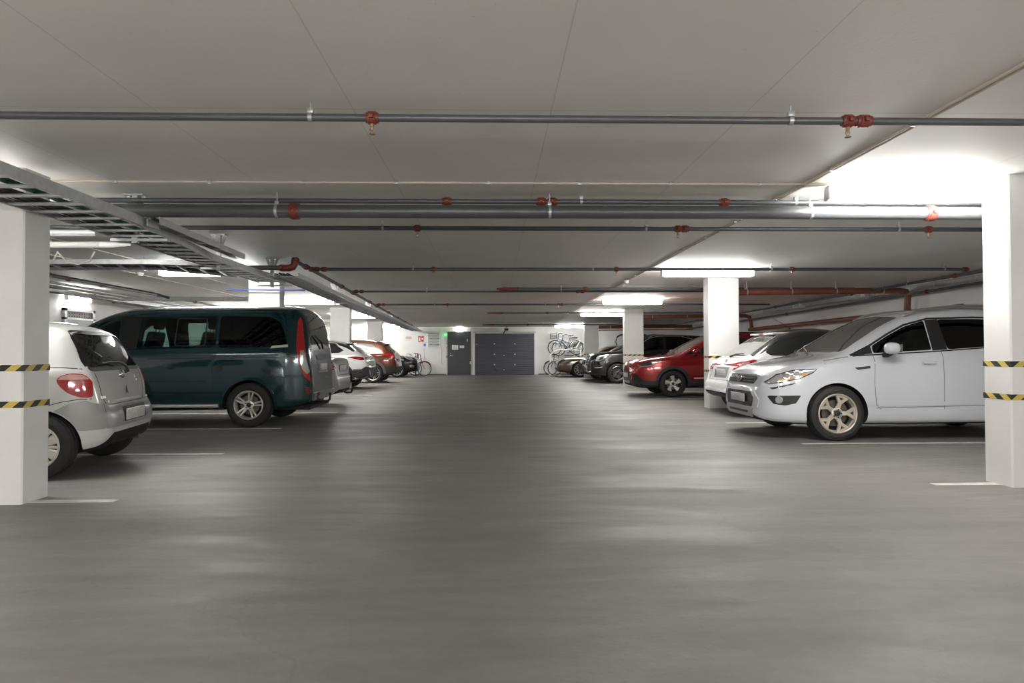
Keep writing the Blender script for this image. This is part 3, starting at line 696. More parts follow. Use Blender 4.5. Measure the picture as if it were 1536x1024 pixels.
def silver_saloon():
    sp = dict(top=[(0, .55), (.05, .68), (.4, .86), (1.1, .98), (1.3, 1.02), (1.9, 1.33), (2.4, 1.42), (3.0, 1.41), (3.5, 1.30), (3.95, 1.08), (4.1, 1.035), (4.4, 1.03), (4.50, 1.01), (4.54, .90), (4.56, .70), (4.58, .62), (4.6, .5)],
              bot=[(0, .3), (.2, .2), (4.1, .22), (4.5, .27), (4.6, .36)],
              plan=[(0, .5), (.05, .62), (.3, .80), (.8, .87), (3.6, .87), (4.2, .83), (4.45, .76), (4.55, .68), (4.6, .55)],
              belt=[(0, .5), (.3, .78), (1.2, .92), (3.5, .97), (4.3, .98)], roofw=.56, clad=.40)
    P = paint('warm_silver_paint', (.40, .39, .37), .28, .35)
    c = Car('saloon', 'silver saloon with a tow hook, mostly hidden behind the dark teal van', 'car', (-7.82, 14.35, 0), 0, sp, P)
    c.wheels(.31, .20, .2, ('thin', 10), M['alloyw'], .9, 3.55, 1.5)
    c.cut()
    c.panel2('side_window', [(1.5, 1.0), (1.95, 1.27), (2.4, 1.34), (3.0, 1.33), (3.45, 1.22), (3.6, 1.03)], M['gl_dark'], r=.04)
    c.panel('windscreen', 'F', [(-.6, 1.04), (.6, 1.04), (.5, 1.37), (-.5, 1.37)], M['gl_grey'], r=.04); c.panel('rear_window', 'R', [(-.58, 1.07), (.58, 1.07), (.5, 1.34), (-.5, 1.34)], M['gl_grey'], r=.04)
    for v in ('S', 'S+'): c.panel('tail_light', v, [(4.28, .95), (4.50, .95), (4.55, .80), (4.50, .76), (4.32, .82)], M['redd'], off=.006, r=.02)
    c.strips('tailgate_gap', [[(-.52, .97), (-.50, .66), (.50, .66), (.52, .97)]], .012, M['seam'], sides=('R',)); c.plate('R', .80, .52, .12, blue=False, off=.01)
    c.panel('plate_recess', 'R', [(-.32, .88), (.32, .88), (.32, .72), (-.32, .72)], M['steel'], off=.004, r=.02)
    c.strips('bumper_crease', [[(-.60, .60), (.60, .60)]], .03, M['alloy'], sides=('R',), off=.008)
    th = MB(); th.tube([(4.45, .1, .33), (4.62, .1, .26), (4.72, .1, .27), (4.74, .1, .36)], .02, 10); th.rbox(4.4, 4.56, -.02, .2, .27, .33, .01); th.build('tow_hook', M['black'], c.root)
    return c

def suv_profile(L, H, nose=.78, hz=1.08, wb=(1.0, 1.15), rt=.35, w=.92, bot=.26):
    """key curves of a generic tall car: length, height, nose height, bonnet height, windscreen foot, tail rake"""
    x0 = wb[1]
    top = [(0, nose - .14), (.025, nose - .04), (.08, nose + .06), (.2, lerp(nose, hz, .55)), (.5, lerp(nose, hz, .82)), (x0 - .12, hz), (x0, hz + .03), (x0 + .45, lerp(hz, H, .52)), (x0 + .85, lerp(hz, H, .87)), (x0 + 1.2, H - .02), (L * .5, H), (L * .72, H - .03), (L - rt - .32, H - .09), (L - rt - .08, H - .19), (L - rt + .04, H - .33), (L - .16, hz + .02), (L - .09, hz - .14), (L - .05, hz - .34), (L - .015, hz - .45), (L, .55)]
    return dict(top=top, bot=[(0, bot + .1), (.1, bot + .03), (.5, bot), (L - .6, bot), (L - .1, bot + .08), (L, bot + .16)],
                plan=[(0, w * .55), (.03, w * .68), (.1, w * .80), (.25, w * .91), (.6, w * .98), (1.2, w), (L - 1.1, w), (L - .5, w * .96), (L - .2, w * .89), (L - .06, w * .80), (L, w * .64)],
                belt=[(0, nose - .16), (.15, nose + .02), (x0 - .1, hz - .09), (L * .5, hz - .03), (L - .4, hz + .03)], roofw=w * .70, drop=.07, clad=bot + .17)

def red_suv():
    sp = dict(top=[(0, .70), (.03, .80), (.09, .87), (.22, .935), (.5, .995), (.8, 1.035), (1.08, 1.075), (1.2, 1.11), (1.6, 1.34), (2.0, 1.53), (2.3, 1.61), (2.8, 1.65), (3.4, 1.63), (3.85, 1.56), (4.05, 1.4), (4.2, 1.1), (4.28, .85), (4.32, .6)],
              bot=[(0, .33), (.06, .27), (.3, .22), (3.7, .24), (4.2, .32), (4.32, .42)],
              plan=[(0, .42), (.02, .52), (.07, .63), (.15, .72), (.3, .805), (.5, .865), (1.0, .905), (3.3, .905), (3.9, .87), (4.2, .80), (4.32, .6)],
              belt=[(0, .64), (.12, .80), (.3, .885), (.6, .945), (1.1, .99), (2.2, 1.05), (4, 1.12)], roofw=.63, drop=.07, clad=.40, cladding=1, hoodin=.13, wrot=.1)
    P = paint('bright_red_paint', (.36, .008, .012), .16, .3)
    c = Car('suv', 'bright red compact SUV with black wheel arches parked beyond the striped middle column', 'car', (3.46, 17.25, 0), 0, sp, P)
    wm = M['alloyw']
    c.wheels(.333, .222, .215, ('blade', 5), wm, .985, 3.57, 1.57, .372)
    c.cut(); c.arch_trim(.075)
    c.panel('windscreen', 'F', [(-.66, 1.10), (.66, 1.10), (.56, 1.56), (-.56, 1.56)], M['gl_grey'], r=.05)
    c.panel2('side_window', [(1.50, 1.07), (1.74, 1.21), (2.1, 1.39), (2.5, 1.465), (3.3, 1.465), (3.62, 1.38), (3.70, 1.14)], M['gl_dark'], r=.04)
    c.panel2('mirror_triangle', [(1.30, 1.05), (1.48, 1.16), (1.52, 1.06)], M['black'])
    for v in ('S', 'S+'):
        hl = c.panel('headlight', v, [(.15, .80), (.25, .85), (.46, .90), (.76, .935), (.66, .885), (.52, .83), (.36, .775), (.23, .765)], M['lampdark'], off=.006, r=.015, step=.02)
        c.panel('lamp_strip', v, [(.44, .885), (.72, .928), (.62, .885), (.50, .838), (.44, .85)], M['clear'], off=.010, step=.02, parent=hl)
        mb = MB(); c.stripmb(mb, v, [(.15, .795), (.23, .765), (.36, .772), (.50, .815)], .016, off=.010); mb.build('daytime_lamp', M['clear'], hl)
        c.panel('bumper_intake', v, [(.05, .60), (.10, .58), (.26, .42), (.40, .40), (.44, .43), (.38, .38), (.16, .375), (.03, .43)], M['black'], off=.004, r=.01, step=.025)
        mb = MB(); c.stripmb(mb, v, [(.18, .53), (.28, .425), (.42, .42), (.47, .46), (.40, .63)], .010, off=.006); mb.build('intake_trim', M['redd'], c.root)
    c.panel('nose_panel', 'F', [(-.42, .84), (.42, .84), (.46, .62), (-.46, .62)], P, off=.004, r=.03); c.strips('nose_lip', [[(-.48, .60), (.48, .60)]], .03, M['black'], sides=('F',), off=.006)
    c.panel('lower_grille', 'F', [(-.48, .56), (.48, .56), (.42, .38), (-.42, .38)], M['black'], off=.004, r=.02); c.plate('F', .53, off=.03)
    c.strips('panel_gaps', [[(1.42, 1.04), (1.40, .70), (1.42, .42)], [(2.35, 1.08), (2.35, .42)], [(.75, .97), (1.2, 1.04)]], .009, M['seam']); c.strips('sill_strip', [[(1.5, .47), (3.2, .49)]], .03, M['alloyw'], off=.01)
    c.strips('flank_crease', [[(.70, .93), (1.5, .945), (3.6, 1.0)]], .02, P, off=.007)
    c.mirror(1.52, 1.13, .90, P, .2, .13, .18); c.handle(2.2, .95, P)
    c.rails(2.0, 3.7, .60, M['black'], .04, .016)
    q = c.panel('charge_flap', 'F', [(-.1, .78), (.1, .78), (.1, .68), (-.1, .68)], P, off=.008, r=.02)
    for v in ('S', 'S+'): c.panel('tail_light', v, [(3.95, .95), (4.12, 1.12), (4.24, 1.0), (4.2, .9)], M['redd'], off=.005)
    return c

def white_two_tone():
    bk = paint('gloss_black_roof_paint', (.012, .012, .013), .1)
    sp = suv_profile(4.13, 1.565, .78, 1.05, (1, 1.15), .42, .885, .25); L = 4.13
    sp['top'] = sp['top'][:11] + [(2.7, 1.55), (3.0, 1.505), (3.15, 1.47), (3.28, 1.40), (3.50, 1.25), (3.74, 1.08), (3.85, 1.01), (3.92, .95), (3.99, .80), (4.03, .68), (4.07, .60), (4.10, .55), (4.13, .46)]
    sp['belt'] = [(0, .6), (.15, .8), (1.05, .95), (2, 1.0), (3.4, 1.03), (3.8, 1.0)]; sp['roofmat'] = (bk, 1.0, 3.7)
    P = paint('solid_white_paint', (.78, .78, .78), .25)
    c = Car('two_tone_crossover', 'white crossover with a black roof, tail to the aisle beside the middle column', 'car', (4.02, 12.0, 0), PI, sp, P, seam=M['seamw'])
    c.root.location.x += L
    c.wheels(.33, .21, .21, ('star', 5), M['alloyd'], .85, 3.40, 1.53)
    c.cut()
    c.panel('rear_window', 'R', [(-.60, 1.05), (.60, 1.05), (.50, 1.42), (-.50, 1.42)], M['gl_grey'], r=.05)
    mb = MB(); c.stripmb(mb, 'R', roundpoly([(-.62, 1.035), (.62, 1.035), (.515, 1.43), (-.515, 1.43)], .05), .016, True, off=.006); mb.build('window_seal', M['alloyw'], c.root)
    c.panel2('side_window', [(1.3, 1.02), (1.7, 1.27), (2.1, 1.42), (2.6, 1.46), (3.0, 1.42), (3.2, 1.35), (3.5, 1.12), (3.42, 1.06)], M['gl_dark'], r=.04, off=.003)
    c.panel('windscreen', 'F', [(-.62, 1.1), (.62, 1.1), (.52, 1.46), (-.52, 1.46)], M['gl_grey'], r=.05)
    sx = [c.hit('T', 3.40, y)[0] for y in (-.5, .5)]
    s_ = MB(); s_.rbox(2.95, 3.27, -.52, .52, 1.425, 1.465, .015); spo = s_.build('roof_spoiler', P, c.root)
    b = MB(); b.rbox(3.255, 3.28, -.10, .10, 1.432, 1.46, .006); b.build('brake_light', M['red'], spo)
    for v in ('S', 'S+'):
        tl = c.panel('tail_light', v, [(3.66, .975), (3.72, .99), (3.90, .95), (3.99, .85), (3.98, .79), (3.90, .82), (3.81, .90)], M['red'], off=.008, th=.02, r=.015, step=.02)
        c.panel('reversing_lens', v, [(3.78, .955), (3.90, .93), (3.97, .83), (3.92, .82), (3.84, .90)], M['pinkl'], off=.011, step=.02, parent=tl)
    c.strips('tailgate_gap', [[(-.56, .98), (-.52, .62), (.52, .62), (.56, .98)]], .009, M['seamw'], sides=('R',))
    c.panel('plate_recess', 'R', [(-.32, .85), (.32, .85), (.32, .66), (-.32, .66)], M['seamw'], off=.003, r=.02)
    c.plate('R', .755, .52, .12, off=.016)
    o = c.decal_obj('badge', ring_mesh(.045, .045, .007), 'R', 0, .94, .006); link('badge_bar', disc_mesh(.05, .010, .006, M['chrome']), o)
    c.panel('rear_bumper', 'R', [(-.66, .58), (.66, .58), (.62, .42), (-.62, .42)], P, off=.02, th=.03, r=.03); c.panel('bumper_insert', 'R', [(-.55, .40), (.55, .40), (.52, .31), (-.52, .31)], M['clad'], off=.012, r=.02)
    c.strips('panel_gaps', [[(2.3, 1.02), (2.3, .45)], [(3.2, 1.02), (3.1, .6)]], .009, c.seam)
    wa = MB(); p = [c.hit('R', *q)[0] + Vector((.02, 0, .01)) for q in ((0, 1.03), (.12, 1.07), (.42, 1.08))]; wa.tube(p, [.018, .012, .008], 8); wa.build('rear_wiper', M['black'], c.root)
    an = MB(); an.tube([(2.70, 0, 1.53), (2.76, 0, 1.58), (3.05, 0, 1.74)], [.012, .006, .003], 6); an.build('roof_aerial', M['black'], c.root)
    c.arch_trim(.05)
    return c

def black_suv():
    sp = suv_profile(4.82, 1.80, .94, 1.16, (1.1, 1.22), .30, .965, .26)
    P = paint('gloss_black_paint', (.006, .006, .007), .2, 0, .35)
    c = Car('large_suv', 'large black SUV with a chrome grille and dark wheels half behind the second striped column', 'car', (3.44, 24.4, 0), 0, sp, P)
    c.wheels(.365, .25, .25, ('twin', 5), mat('smoked_alloy', (.22, .21, .20), .3, .7), .95, 3.86, 1.64, .41)
    sw = [(1.62, 1.17), (1.85, 1.42), (2.15, 1.60), (2.4, 1.66), (2.62, 1.67), (2.62, 1.18)]; s2 = [(2.72, 1.18), (2.72, 1.67), (3.6, 1.64), (3.64, 1.2)]
    ws = [(-.72, 1.20), (.72, 1.20), (.60, 1.70), (-.60, 1.70)]; rw = [(-.6, 1.22), (.6, 1.22), (.55, 1.6), (-.55, 1.6)]
    c.cut((1.4, 4.4, .55), [roundpoly(sw, .04), roundpoly(s2, .04)], (roundpoly(ws, .05), 2.0), (roundpoly(rw, .05), 4.0))
    g = glass('grey_green_glass', (.42, .46, .44)); c.panel2('side_window', sw, g, off=-.006, r=.04); c.panel2('side_window', s2, glass('black_privacy_glass', (.05, .055, .05)), off=-.006, r=.04)
    c.panel('windscreen', 'F', ws, g, off=-.004, r=.05); c.panel('rear_window', 'R', rw, M['gl_dark'], off=.003, r=.05)
    c.strips('window_trim', [[(1.55, 1.15), (1.85, 1.44), (2.15, 1.62), (2.5, 1.69), (3.3, 1.68), (3.7, 1.58)]], .02, M['chrome'], off=.005)
    for v in ('S', 'S+'):
        hl = c.panel('headlight', v, [(.17, .80), (.22, .95), (.36, 1.0), (.62, 1.03), (.58, .97), (.44, .86), (.30, .80)], M['clear'], off=.008, r=.02, step=.025)
        c.panel('lamp_insert', v, [(.27, .84), (.34, .95), (.46, .97), (.42, .88), (.33, .83)], M['lampdark'], off=.011, step=.025, parent=hl)
        c.panel('bumper_intake', v, [(.07, .62), (.20, .66), (.42, .66), (.40, .58), (.18, .50)], M['black'], off=.006, r=.02)
        mb = MB(); c.stripmb(mb, v, [(.14, .56), (.30, .57), (.40, .595)], .022, off=.012); mb.build('bumper_blade', M['alloyw'], c.root)
    gr = c.panel('grille', 'F', [(-.40, 1.0), (.40, 1.0), (.46, .84), (.36, .70), (-.36, .70), (-.46, .84)], M['black'], off=.006, r=.03)
    for z in (.80, .90):
        mb = MB(); c.stripmb(mb, 'F', [(-.42, z), (.42, z)], .045, off=.03); mb.build('grille_bar', M['chrome'], gr)
    mb = MB(); c.stripmb(mb, 'F', [(-.40, 1.0), (.40, 1.0), (.46, .84), (.36, .70), (-.36, .70), (-.46, .84)], .03, True, off=.02); mb.build('grille_surround', M['chrome'], gr)
    o = c.decal_obj('badge', ring_mesh(.105, .105, .012), 'F', 0, .85, .05, parent=gr)
    for k in range(3):
        a = PI / 2 + 2 * PI * k / 3; q = MB(); q.bar((0, 0, 0), (.10 * math.cos(a), .10 * math.sin(a), 0), .02, .014, (0, 0, 1)); q.build('badge_spoke', M['chrome'], o, smooth=False)
    mb = MB()
    for y in (-.22, .22): mb.tube([(.0, y, .42), (-.05, y, .46), (-.055, y, .60), (-.02, y, .72)], .028, 10)
    mb.tube([(.06, -.62, .42), (-.02, -.45, .42), (-.03, .45, .42), (.06, .62, .42)], .026, 10); mb.build('front_guard_bar', M['chrome'], c.root)
    c.plate('F', .58, off=.05)
    c.strips('panel_gaps', [[(1.55, 1.1), (1.5, .7), (1.52, .45)], [(2.66, 1.12), (2.66, .45)]], .009, M['seam'])
    c.mirror(1.78, 1.26, .95, P, .2, .16, .18); c.handle(2.5, 1.02, M['chrome']); c.seats(2.65, 3.5, .80, m=M['inlight'], gap=.40); c.dash(1.55, 1.14, .7)
    c.rails(2.1, 4.2, .66, M['chrome'], .04, .018); c.strips('sill_strip', [[(1.5, .42), (3.4, .44)]], .04, M['chrome'], off=.01)
    return c

def olive_hatch():
    sp = suv_profile(4.0, 1.50, .75, .98, (.8, .95), .4, .87, .22)
    P = paint('dark_olive_paint', (.045, .048, .036), .18, .3)
    c = Car('olive_hatchback', 'dark olive hatchback seen between the last two columns beyond the black SUV', 'car', (3.50, 27.0, 0), 0, sp, P)
    c.wheels(.31, .2, .2, ('thin', 9), M['alloy'], .80, 3.35, 1.5); c.cut()
    c.panel2('side_window', [(1.30, .97), (1.6, 1.20), (1.95, 1.35), (2.4, 1.41), (3.2, 1.36), (3.4, 1.06)], M['gl_grey'], r=.04); c.panel('windscreen', 'F', [(-.62, 1.02), (.62, 1.02), (.52, 1.42), (-.52, 1.42)], M['gl_grey'], r=.05)
    c.panel2('side_window', [(1.34, .99), (1.6, 1.18), (1.95, 1.33), (2.1, 1.35), (2.1, 1.0)], M['gl_dark'], r=.03, off=.005)
    for v in ('S', 'S+'): c.panel('headlight', v, [(.12, .72), (.3, .82), (.6, .87), (.45, .77), (.2, .70)], M['clear'], r=.02)
    c.panel('grille', 'F', [(-.4, .66), (.4, .66), (.36, .45), (-.36, .45)], M['black'], r=.03); c.mirror(1.45, 1.03, .86, P, .18, .13, .15)
    c.strips('window_trim', [[(1.22, .96), (1.58, 1.225), (1.95, 1.385), (2.4, 1.44), (3.2, 1.39)]], .03, M['black'], off=.004)
    return c

def brown_saloon():
    sp = suv_profile(4.75, 1.45, .68, .93, (1.2, 1.4), .9, .95, .2)
    P = paint('bronze_brown_paint', (.115, .078, .055), .2, .5)
    c = Car('brown_saloon', 'bronze brown saloon with its bonnet in front of the wall-hung bicycles', 'car', (2.83, 30.35, 0), 0, sp, P)
    c.wheels(.345, .25, .24, ('thin', 10), M['alloyw'], .98, 3.85, 1.66, .38); c.cut()
    c.panel2('side_window', [(1.7, .93), (2.1, 1.20), (2.6, 1.33), (3.2, 1.33), (3.7, 1.2), (3.8, 1.0)], M['gl_dark'], r=.04); c.panel('windscreen', 'F', [(-.66, .98), (.66, .98), (.54, 1.36), (-.54, 1.36)], M['gl_grey'], r=.05)
    for v in ('S', 'S+'): c.panel('headlight', v, [(.12, .62), (.22, .70), (.50, .78), (.72, .82), (.55, .74), (.30, .64)], M['clear'], r=.01, step=.03, off=.006)
    c.panel('lower_grille', 'F', [(-.5, .40), (.5, .40), (.46, .26), (-.46, .26)], M['black'], r=.02); c.plate('F', .48, off=.01)
    c.strips('panel_gaps', [[(1.62, .92), (1.6, .4)], [(.2, .73), (.8, .87), (1.4, .93)]], .01, M['seam']); c.mirror(1.8, 1.0, .94, P, .18, .13, .15)
    return c

def white_black_suv():
    sp = suv_profile(4.4, 1.60, .80, 1.06, (1.05, 1.2), .5, .95, .27); L = 4.4
    bk = paint('black_roof_paint', (.012, .012, .013), .1); sp['roofmat'] = (bk, 1.2, 3.9)
    sp['top'] = sp['top'][:10] + [(2.2, 1.60), (2.9, 1.565), (3.5, 1.48), (3.70, 1.40), (3.95, 1.22), (4.12, 1.09), (4.22, 1.03), (4.28, .92), (4.31, .80), (4.34, .70), (4.38, .62), (4.4, .5)]
    P = paint('white_gloss_paint', (.76, .76, .74), .22)
    c = Car('white_suv', 'white sporty SUV with a black roof, its tail showing past the teal van', 'car', (-3.82 - L, 21.15, 0), 0, sp, P, seam=M['seamw'])
    c.wheels(.368, .25, .245, ('twin', 5), M['alloy'], .9, 3.50, 1.66, .40); c.cut()
    c.panel2('side_window', [(1.45, 1.06), (1.8, 1.30), (2.2, 1.43), (2.8, 1.45), (3.3, 1.40), (3.62, 1.20), (3.5, 1.12)], M['gl_dark'], r=.04)
    c.strips('window_trim', [[(1.45, 1.04), (2.4, 1.06), (3.5, 1.10), (3.66, 1.20), (3.34, 1.42), (2.8, 1.475), (2.2, 1.455)]], .022, M['alloyw'], off=.005)
    c.panel('rear_window', 'R', [(-.62, 1.12), (.62, 1.12), (.52, 1.40), (-.52, 1.40)], M['gl_dark'], r=.05); c.panel('windscreen', 'F', [(-.64, 1.12), (.64, 1.12), (.54, 1.5), (-.54, 1.5)], M['gl_dark'], r=.05)
    for v in ('S', 'S+'):
        tl = c.panel('tail_light', v, [(3.72, 1.0), (4.0, 1.01), (4.26, .985), (4.29, .90), (4.15, .89), (3.9, .95)], M['redd'], off=.006, r=.015)
        mb = MB(); c.stripmb(mb, v, [(3.78, .985), (4.1, .95), (4.24, .945)], .014, off=.009); mb.build('lamp_strip', M['red'], tl)
        c.panel('bumper_lower', v, [(3.92, .62), (4.16, .62), (4.28, .70), (4.36, .70), (4.38, .42), (4.1, .33), (3.90, .40)], M['clad'], off=.010, r=.02)
    c.panel('bumper_lower', 'R', [(-.62, .66), (.62, .66), (.58, .38), (-.58, .38)], M['clad'], off=.012, r=.02); c.panel('plate_recess', 'R', [(-.32, .86), (.32, .86), (.32, .70), (-.32, .70)], M['seamw'], off=.003, r=.02); c.plate('R', .78, .52, .12, blue=False, off=.012)
    for y in (-.45, .45):
        e = MB(); e.lathe([(-.05, .055), (.06, .06), (.062, .05), (.0, .046)], axis='x', n=20, c=(4.38, y, .42)); e.build('exhaust_pipe', M['chrome'], c.root)
    c.arch_trim(.07, off=.008)
    s_ = MB(); l = c.hit('T', 3.66, 0)[0]; s_.rbox(3.50, 3.74, -.54, .54, l.z - .035, l.z + .0, .015); s_.build('roof_spoiler', bk, c.root)
    an = MB(); l = c.hit('T', 3.2, 0)[0]; an.add([(3.1, -.02, l.z), (3.1, .02, l.z), (3.28, .02, l.z), (3.28, -.02, l.z), (3.27, 0, l.z + .06)], [(0, 1, 2, 3), (0, 4, 1), (1, 4, 2), (2, 4, 3), (3, 4, 0)]); an.build('roof_aerial', M['black'], c.root)
    c.strips('panel_gaps', [[(2.3, 1.02), (2.3, .5)], [(3.15, 1.05), (3.05, .65)]], .009, c.seam)
    return c

def copper_suv():
    sp = suv_profile(4.5, 1.66, .85, 1.10, (1.05, 1.2), .42, .92, .27); L = 4.5
    P = paint('copper_brown_paint', (.13, .036, .016), .16, .45)
    c = Car('copper_suv', 'copper brown SUV with grey wheel arches and silver wheels, tail to the aisle', 'car', (-3.62 - L, 25.55, 0), 0, sp, P)
    c.wheels(.355, .25, .23, ('twin', 5), M['alloy'], .92, 3.62, 1.62, .39); c.cut(); c.arch_trim(.09, M['steel'], .012)
    c.panel2('side_window', [(1.5, 1.09), (1.8, 1.34), (2.3, 1.50), (3.0, 1.51), (3.6, 1.42), (3.8, 1.20), (3.6, 1.14)], M['gl_dark'], r=.04)
    c.panel('rear_window', 'R', [(-.64, 1.16), (.64, 1.16), (.54, 1.52), (-.54, 1.52)], M['gl_dark'], r=.05); c.panel('windscreen', 'F', [(-.64, 1.15), (.64, 1.15), (.54, 1.56), (-.54, 1.56)], M['gl_dark'], r=.05)
    for v in ('S', 'S+'):
        c.panel('tail_light', v, [(3.90, 1.04), (4.15, 1.10), (4.36, 1.07), (4.41, .93), (4.32, .92), (4.15, 1.0)], M['red'], off=.008, r=.015)
        c.panel('bumper_lower', v, [(3.98, .56), (4.30, .62), (4.46, .62), (4.46, .42), (4.1, .36), (3.95, .42)], M['clad'], off=.008, r=.02)
    c.panel('bumper_lower', 'R', [(-.6, .60), (.6, .60), (.55, .40), (-.55, .40)], M['clad'], off=.01, r=.02); c.plate('R', .84, off=.012)
    c.rails(1.9, 3.7, .60, M['alloy'], .04, .016)
    s_ = MB(); l = c.hit('T', 4.0, 0)[0]; s_.rbox(3.82, 4.09, -.54, .54, l.z - .045, l.z - .005, .012); s_.build('roof_spoiler', P, c.root)
    c.strips('panel_gaps', [[(2.4, 1.06), (2.4, .5)], [(3.25, 1.06), (3.15, .65)]], .009, M['seam']); c.handle(3.1, .98, M['chrome'])
    return c

def black_hatch():
    sp = suv_profile(4.2, 1.48, .80, 1.02, (.95, 1.1), .4, .89, .24)
    P = paint('black_paint', (.008, .008, .009), .2, 0, .4)
    c = Car('black_crossover', 'black car with bright multi-spoke wheels and its nose by the red bicycle', 'car', (-3.50, 30.75, 0), PI, sp, P)
    c.wheels(.34, .245, .22, ('thin', 10), M['alloyw'], .88, 3.45, 1.56, .37); c.cut(); c.arch_trim(.05)
    c.panel2('side_window', [(1.4, 1.02), (1.7, 1.24), (2.1, 1.37), (3.0, 1.37), (3.4, 1.2), (3.4, 1.08)], M['gl_dark'], r=.04); c.panel('windscreen', 'F', [(-.62, 1.06), (.62, 1.06), (.52, 1.40), (-.52, 1.40)], M['gl_grey'], r=.05)
    for v in ('S', 'S+'):
        c.panel('headlight', v, [(.14, .80), (.28, .90), (.60, .96), (.52, .88), (.34, .78), (.2, .75)], M['clear'], off=.008, r=.02, step=.025)
        c.panel('fog_lamp_pocket', v, [(.10, .55), (.26, .58), (.36, .55), (.28, .45), (.14, .46)], M['clear'], off=.006, r=.02)
    c.panel('grille', 'F', [(-.44, .78), (.44, .78), (.38, .62), (-.38, .62)], M['chrome'], r=.03); c.plate('F', .52, off=.01); c.mirror(1.55, 1.08, .88, P, .18, .14, .15)
    return c
# ------------------------------------------------------------------ the garage itself
def concrete_floor():
    m = bpy.data.materials.new('worn_concrete_floor'); m.use_nodes = True; nt = m.node_tree; b = nt.nodes['Principled BSDF']; N = nt.nodes.new; L = nt.links.new
    tc = N('ShaderNodeTexCoord')
    def noise(scale, detail=6, sx=1, sy=1, rough=.55, dist=0.0):
        mp = N('ShaderNodeMapping'); mp.inputs['Scale'].default_value = (sx, sy, 1); L(tc.outputs['Object'], mp.inputs[0])
        n = N('ShaderNodeTexNoise'); n.inputs['Scale'].default_value = scale; n.inputs['Detail'].default_value = detail; n.inputs['Roughness'].default_value = rough; n.inputs['Distortion'].default_value = dist
        L(mp.outputs[0], n.inputs['Vector']); return n.outputs['Fac']
    def rng(f, a, b_, c, d):
        r = N('ShaderNodeMapRange'); r.inputs[1].default_value = a; r.inputs[2].default_value = b_; r.inputs[3].default_value = c; r.inputs[4].default_value = d; L(f, r.inputs[0]); return r.outputs[0]
    def math(op, a, b_=None):
        x = N('ShaderNodeMath'); x.operation = op; L(a, x.inputs[0])
        if isinstance(b_, float): x.inputs[1].default_value = b_
        elif b_ is not None: L(b_, x.inputs[1])
        return x.outputs[0]
    base = rng(noise(.35, 6, 1, .6, .6, .6), .3, .7, .90, 1.10)
    swirl = rng(noise(1.6, 7, .35, 2.2, .65, 1.2), .35, .75, .91, 1.14)
    fine = rng(noise(16, 8, .6, 1, .7), .3, .7, .92, 1.08)
    blot = rng(noise(.9, 4, 1, 1, .5, .3), .58, .74, 1.0, 1.22)
    # tyre-darkened driving lane along the middle of the aisle
    sp = N('ShaderNodeSeparateXYZ'); L(tc.outputs['Object'], sp.inputs[0])
    lane = rng(math('ABSOLUTE', math('ADD', sp.outputs[0], -.15)), .6, 3.1, .76, 1.04)
    wob = rng(noise(.5, 4, 1, .25), .3, .7, .93, 1.07)
    v = math('MULTIPLY', math('MULTIPLY', math('MULTIPLY', base, swirl), math('MULTIPLY', fine, blot)), math('MULTIPLY', lane, wob))
    # hair cracks
    mp = N('ShaderNodeMapping'); L(tc.outputs['Object'], mp.inputs[0])
    nz = N('ShaderNodeTexNoise'); nz.inputs['Scale'].default_value = 2.2; nz.inputs['Detail'].default_value = 5; L(mp.outputs[0], nz.inputs['Vector'])
    mix = N('ShaderNodeVectorMath'); mix.operation = 'SCALE'; mix.inputs['Scale'].default_value = .8; L(nz.outputs['Color'], mix.inputs[0])
    ad = N('ShaderNodeVectorMath'); ad.operation = 'ADD'; L(mp.outputs[0], ad.inputs[0]); L(mix.outputs[0], ad.inputs[1])
    vo = N('ShaderNodeTexVoronoi'); vo.feature = 'DISTANCE_TO_EDGE'; vo.inputs['Scale'].default_value = .38; L(ad.outputs[0], vo.inputs['Vector'])
    cr = rng(vo.outputs['Distance'], .0, .005, .90, 1.0)
    v = math('MULTIPLY', v, cr)
    h = N('ShaderNodeHueSaturation'); h.inputs['Color'].default_value = (.212, .203, .190, 1); L(v, h.inputs['Value']); L(h.outputs[0], b.inputs['Base Color'])
    L(rng(noise(1.1, 6, .5, 2, .6, 1.0), .3, .7, .42, .66), b.inputs['Roughness'])
    bp = N('ShaderNodeBump'); bp.inputs['Strength'].default_value = .12; bp.inputs['Distance'].default_value = .01; L(noise(40, 6), bp.inputs['Height']); L(bp.outputs[0], b.inputs['Normal'])
    return m

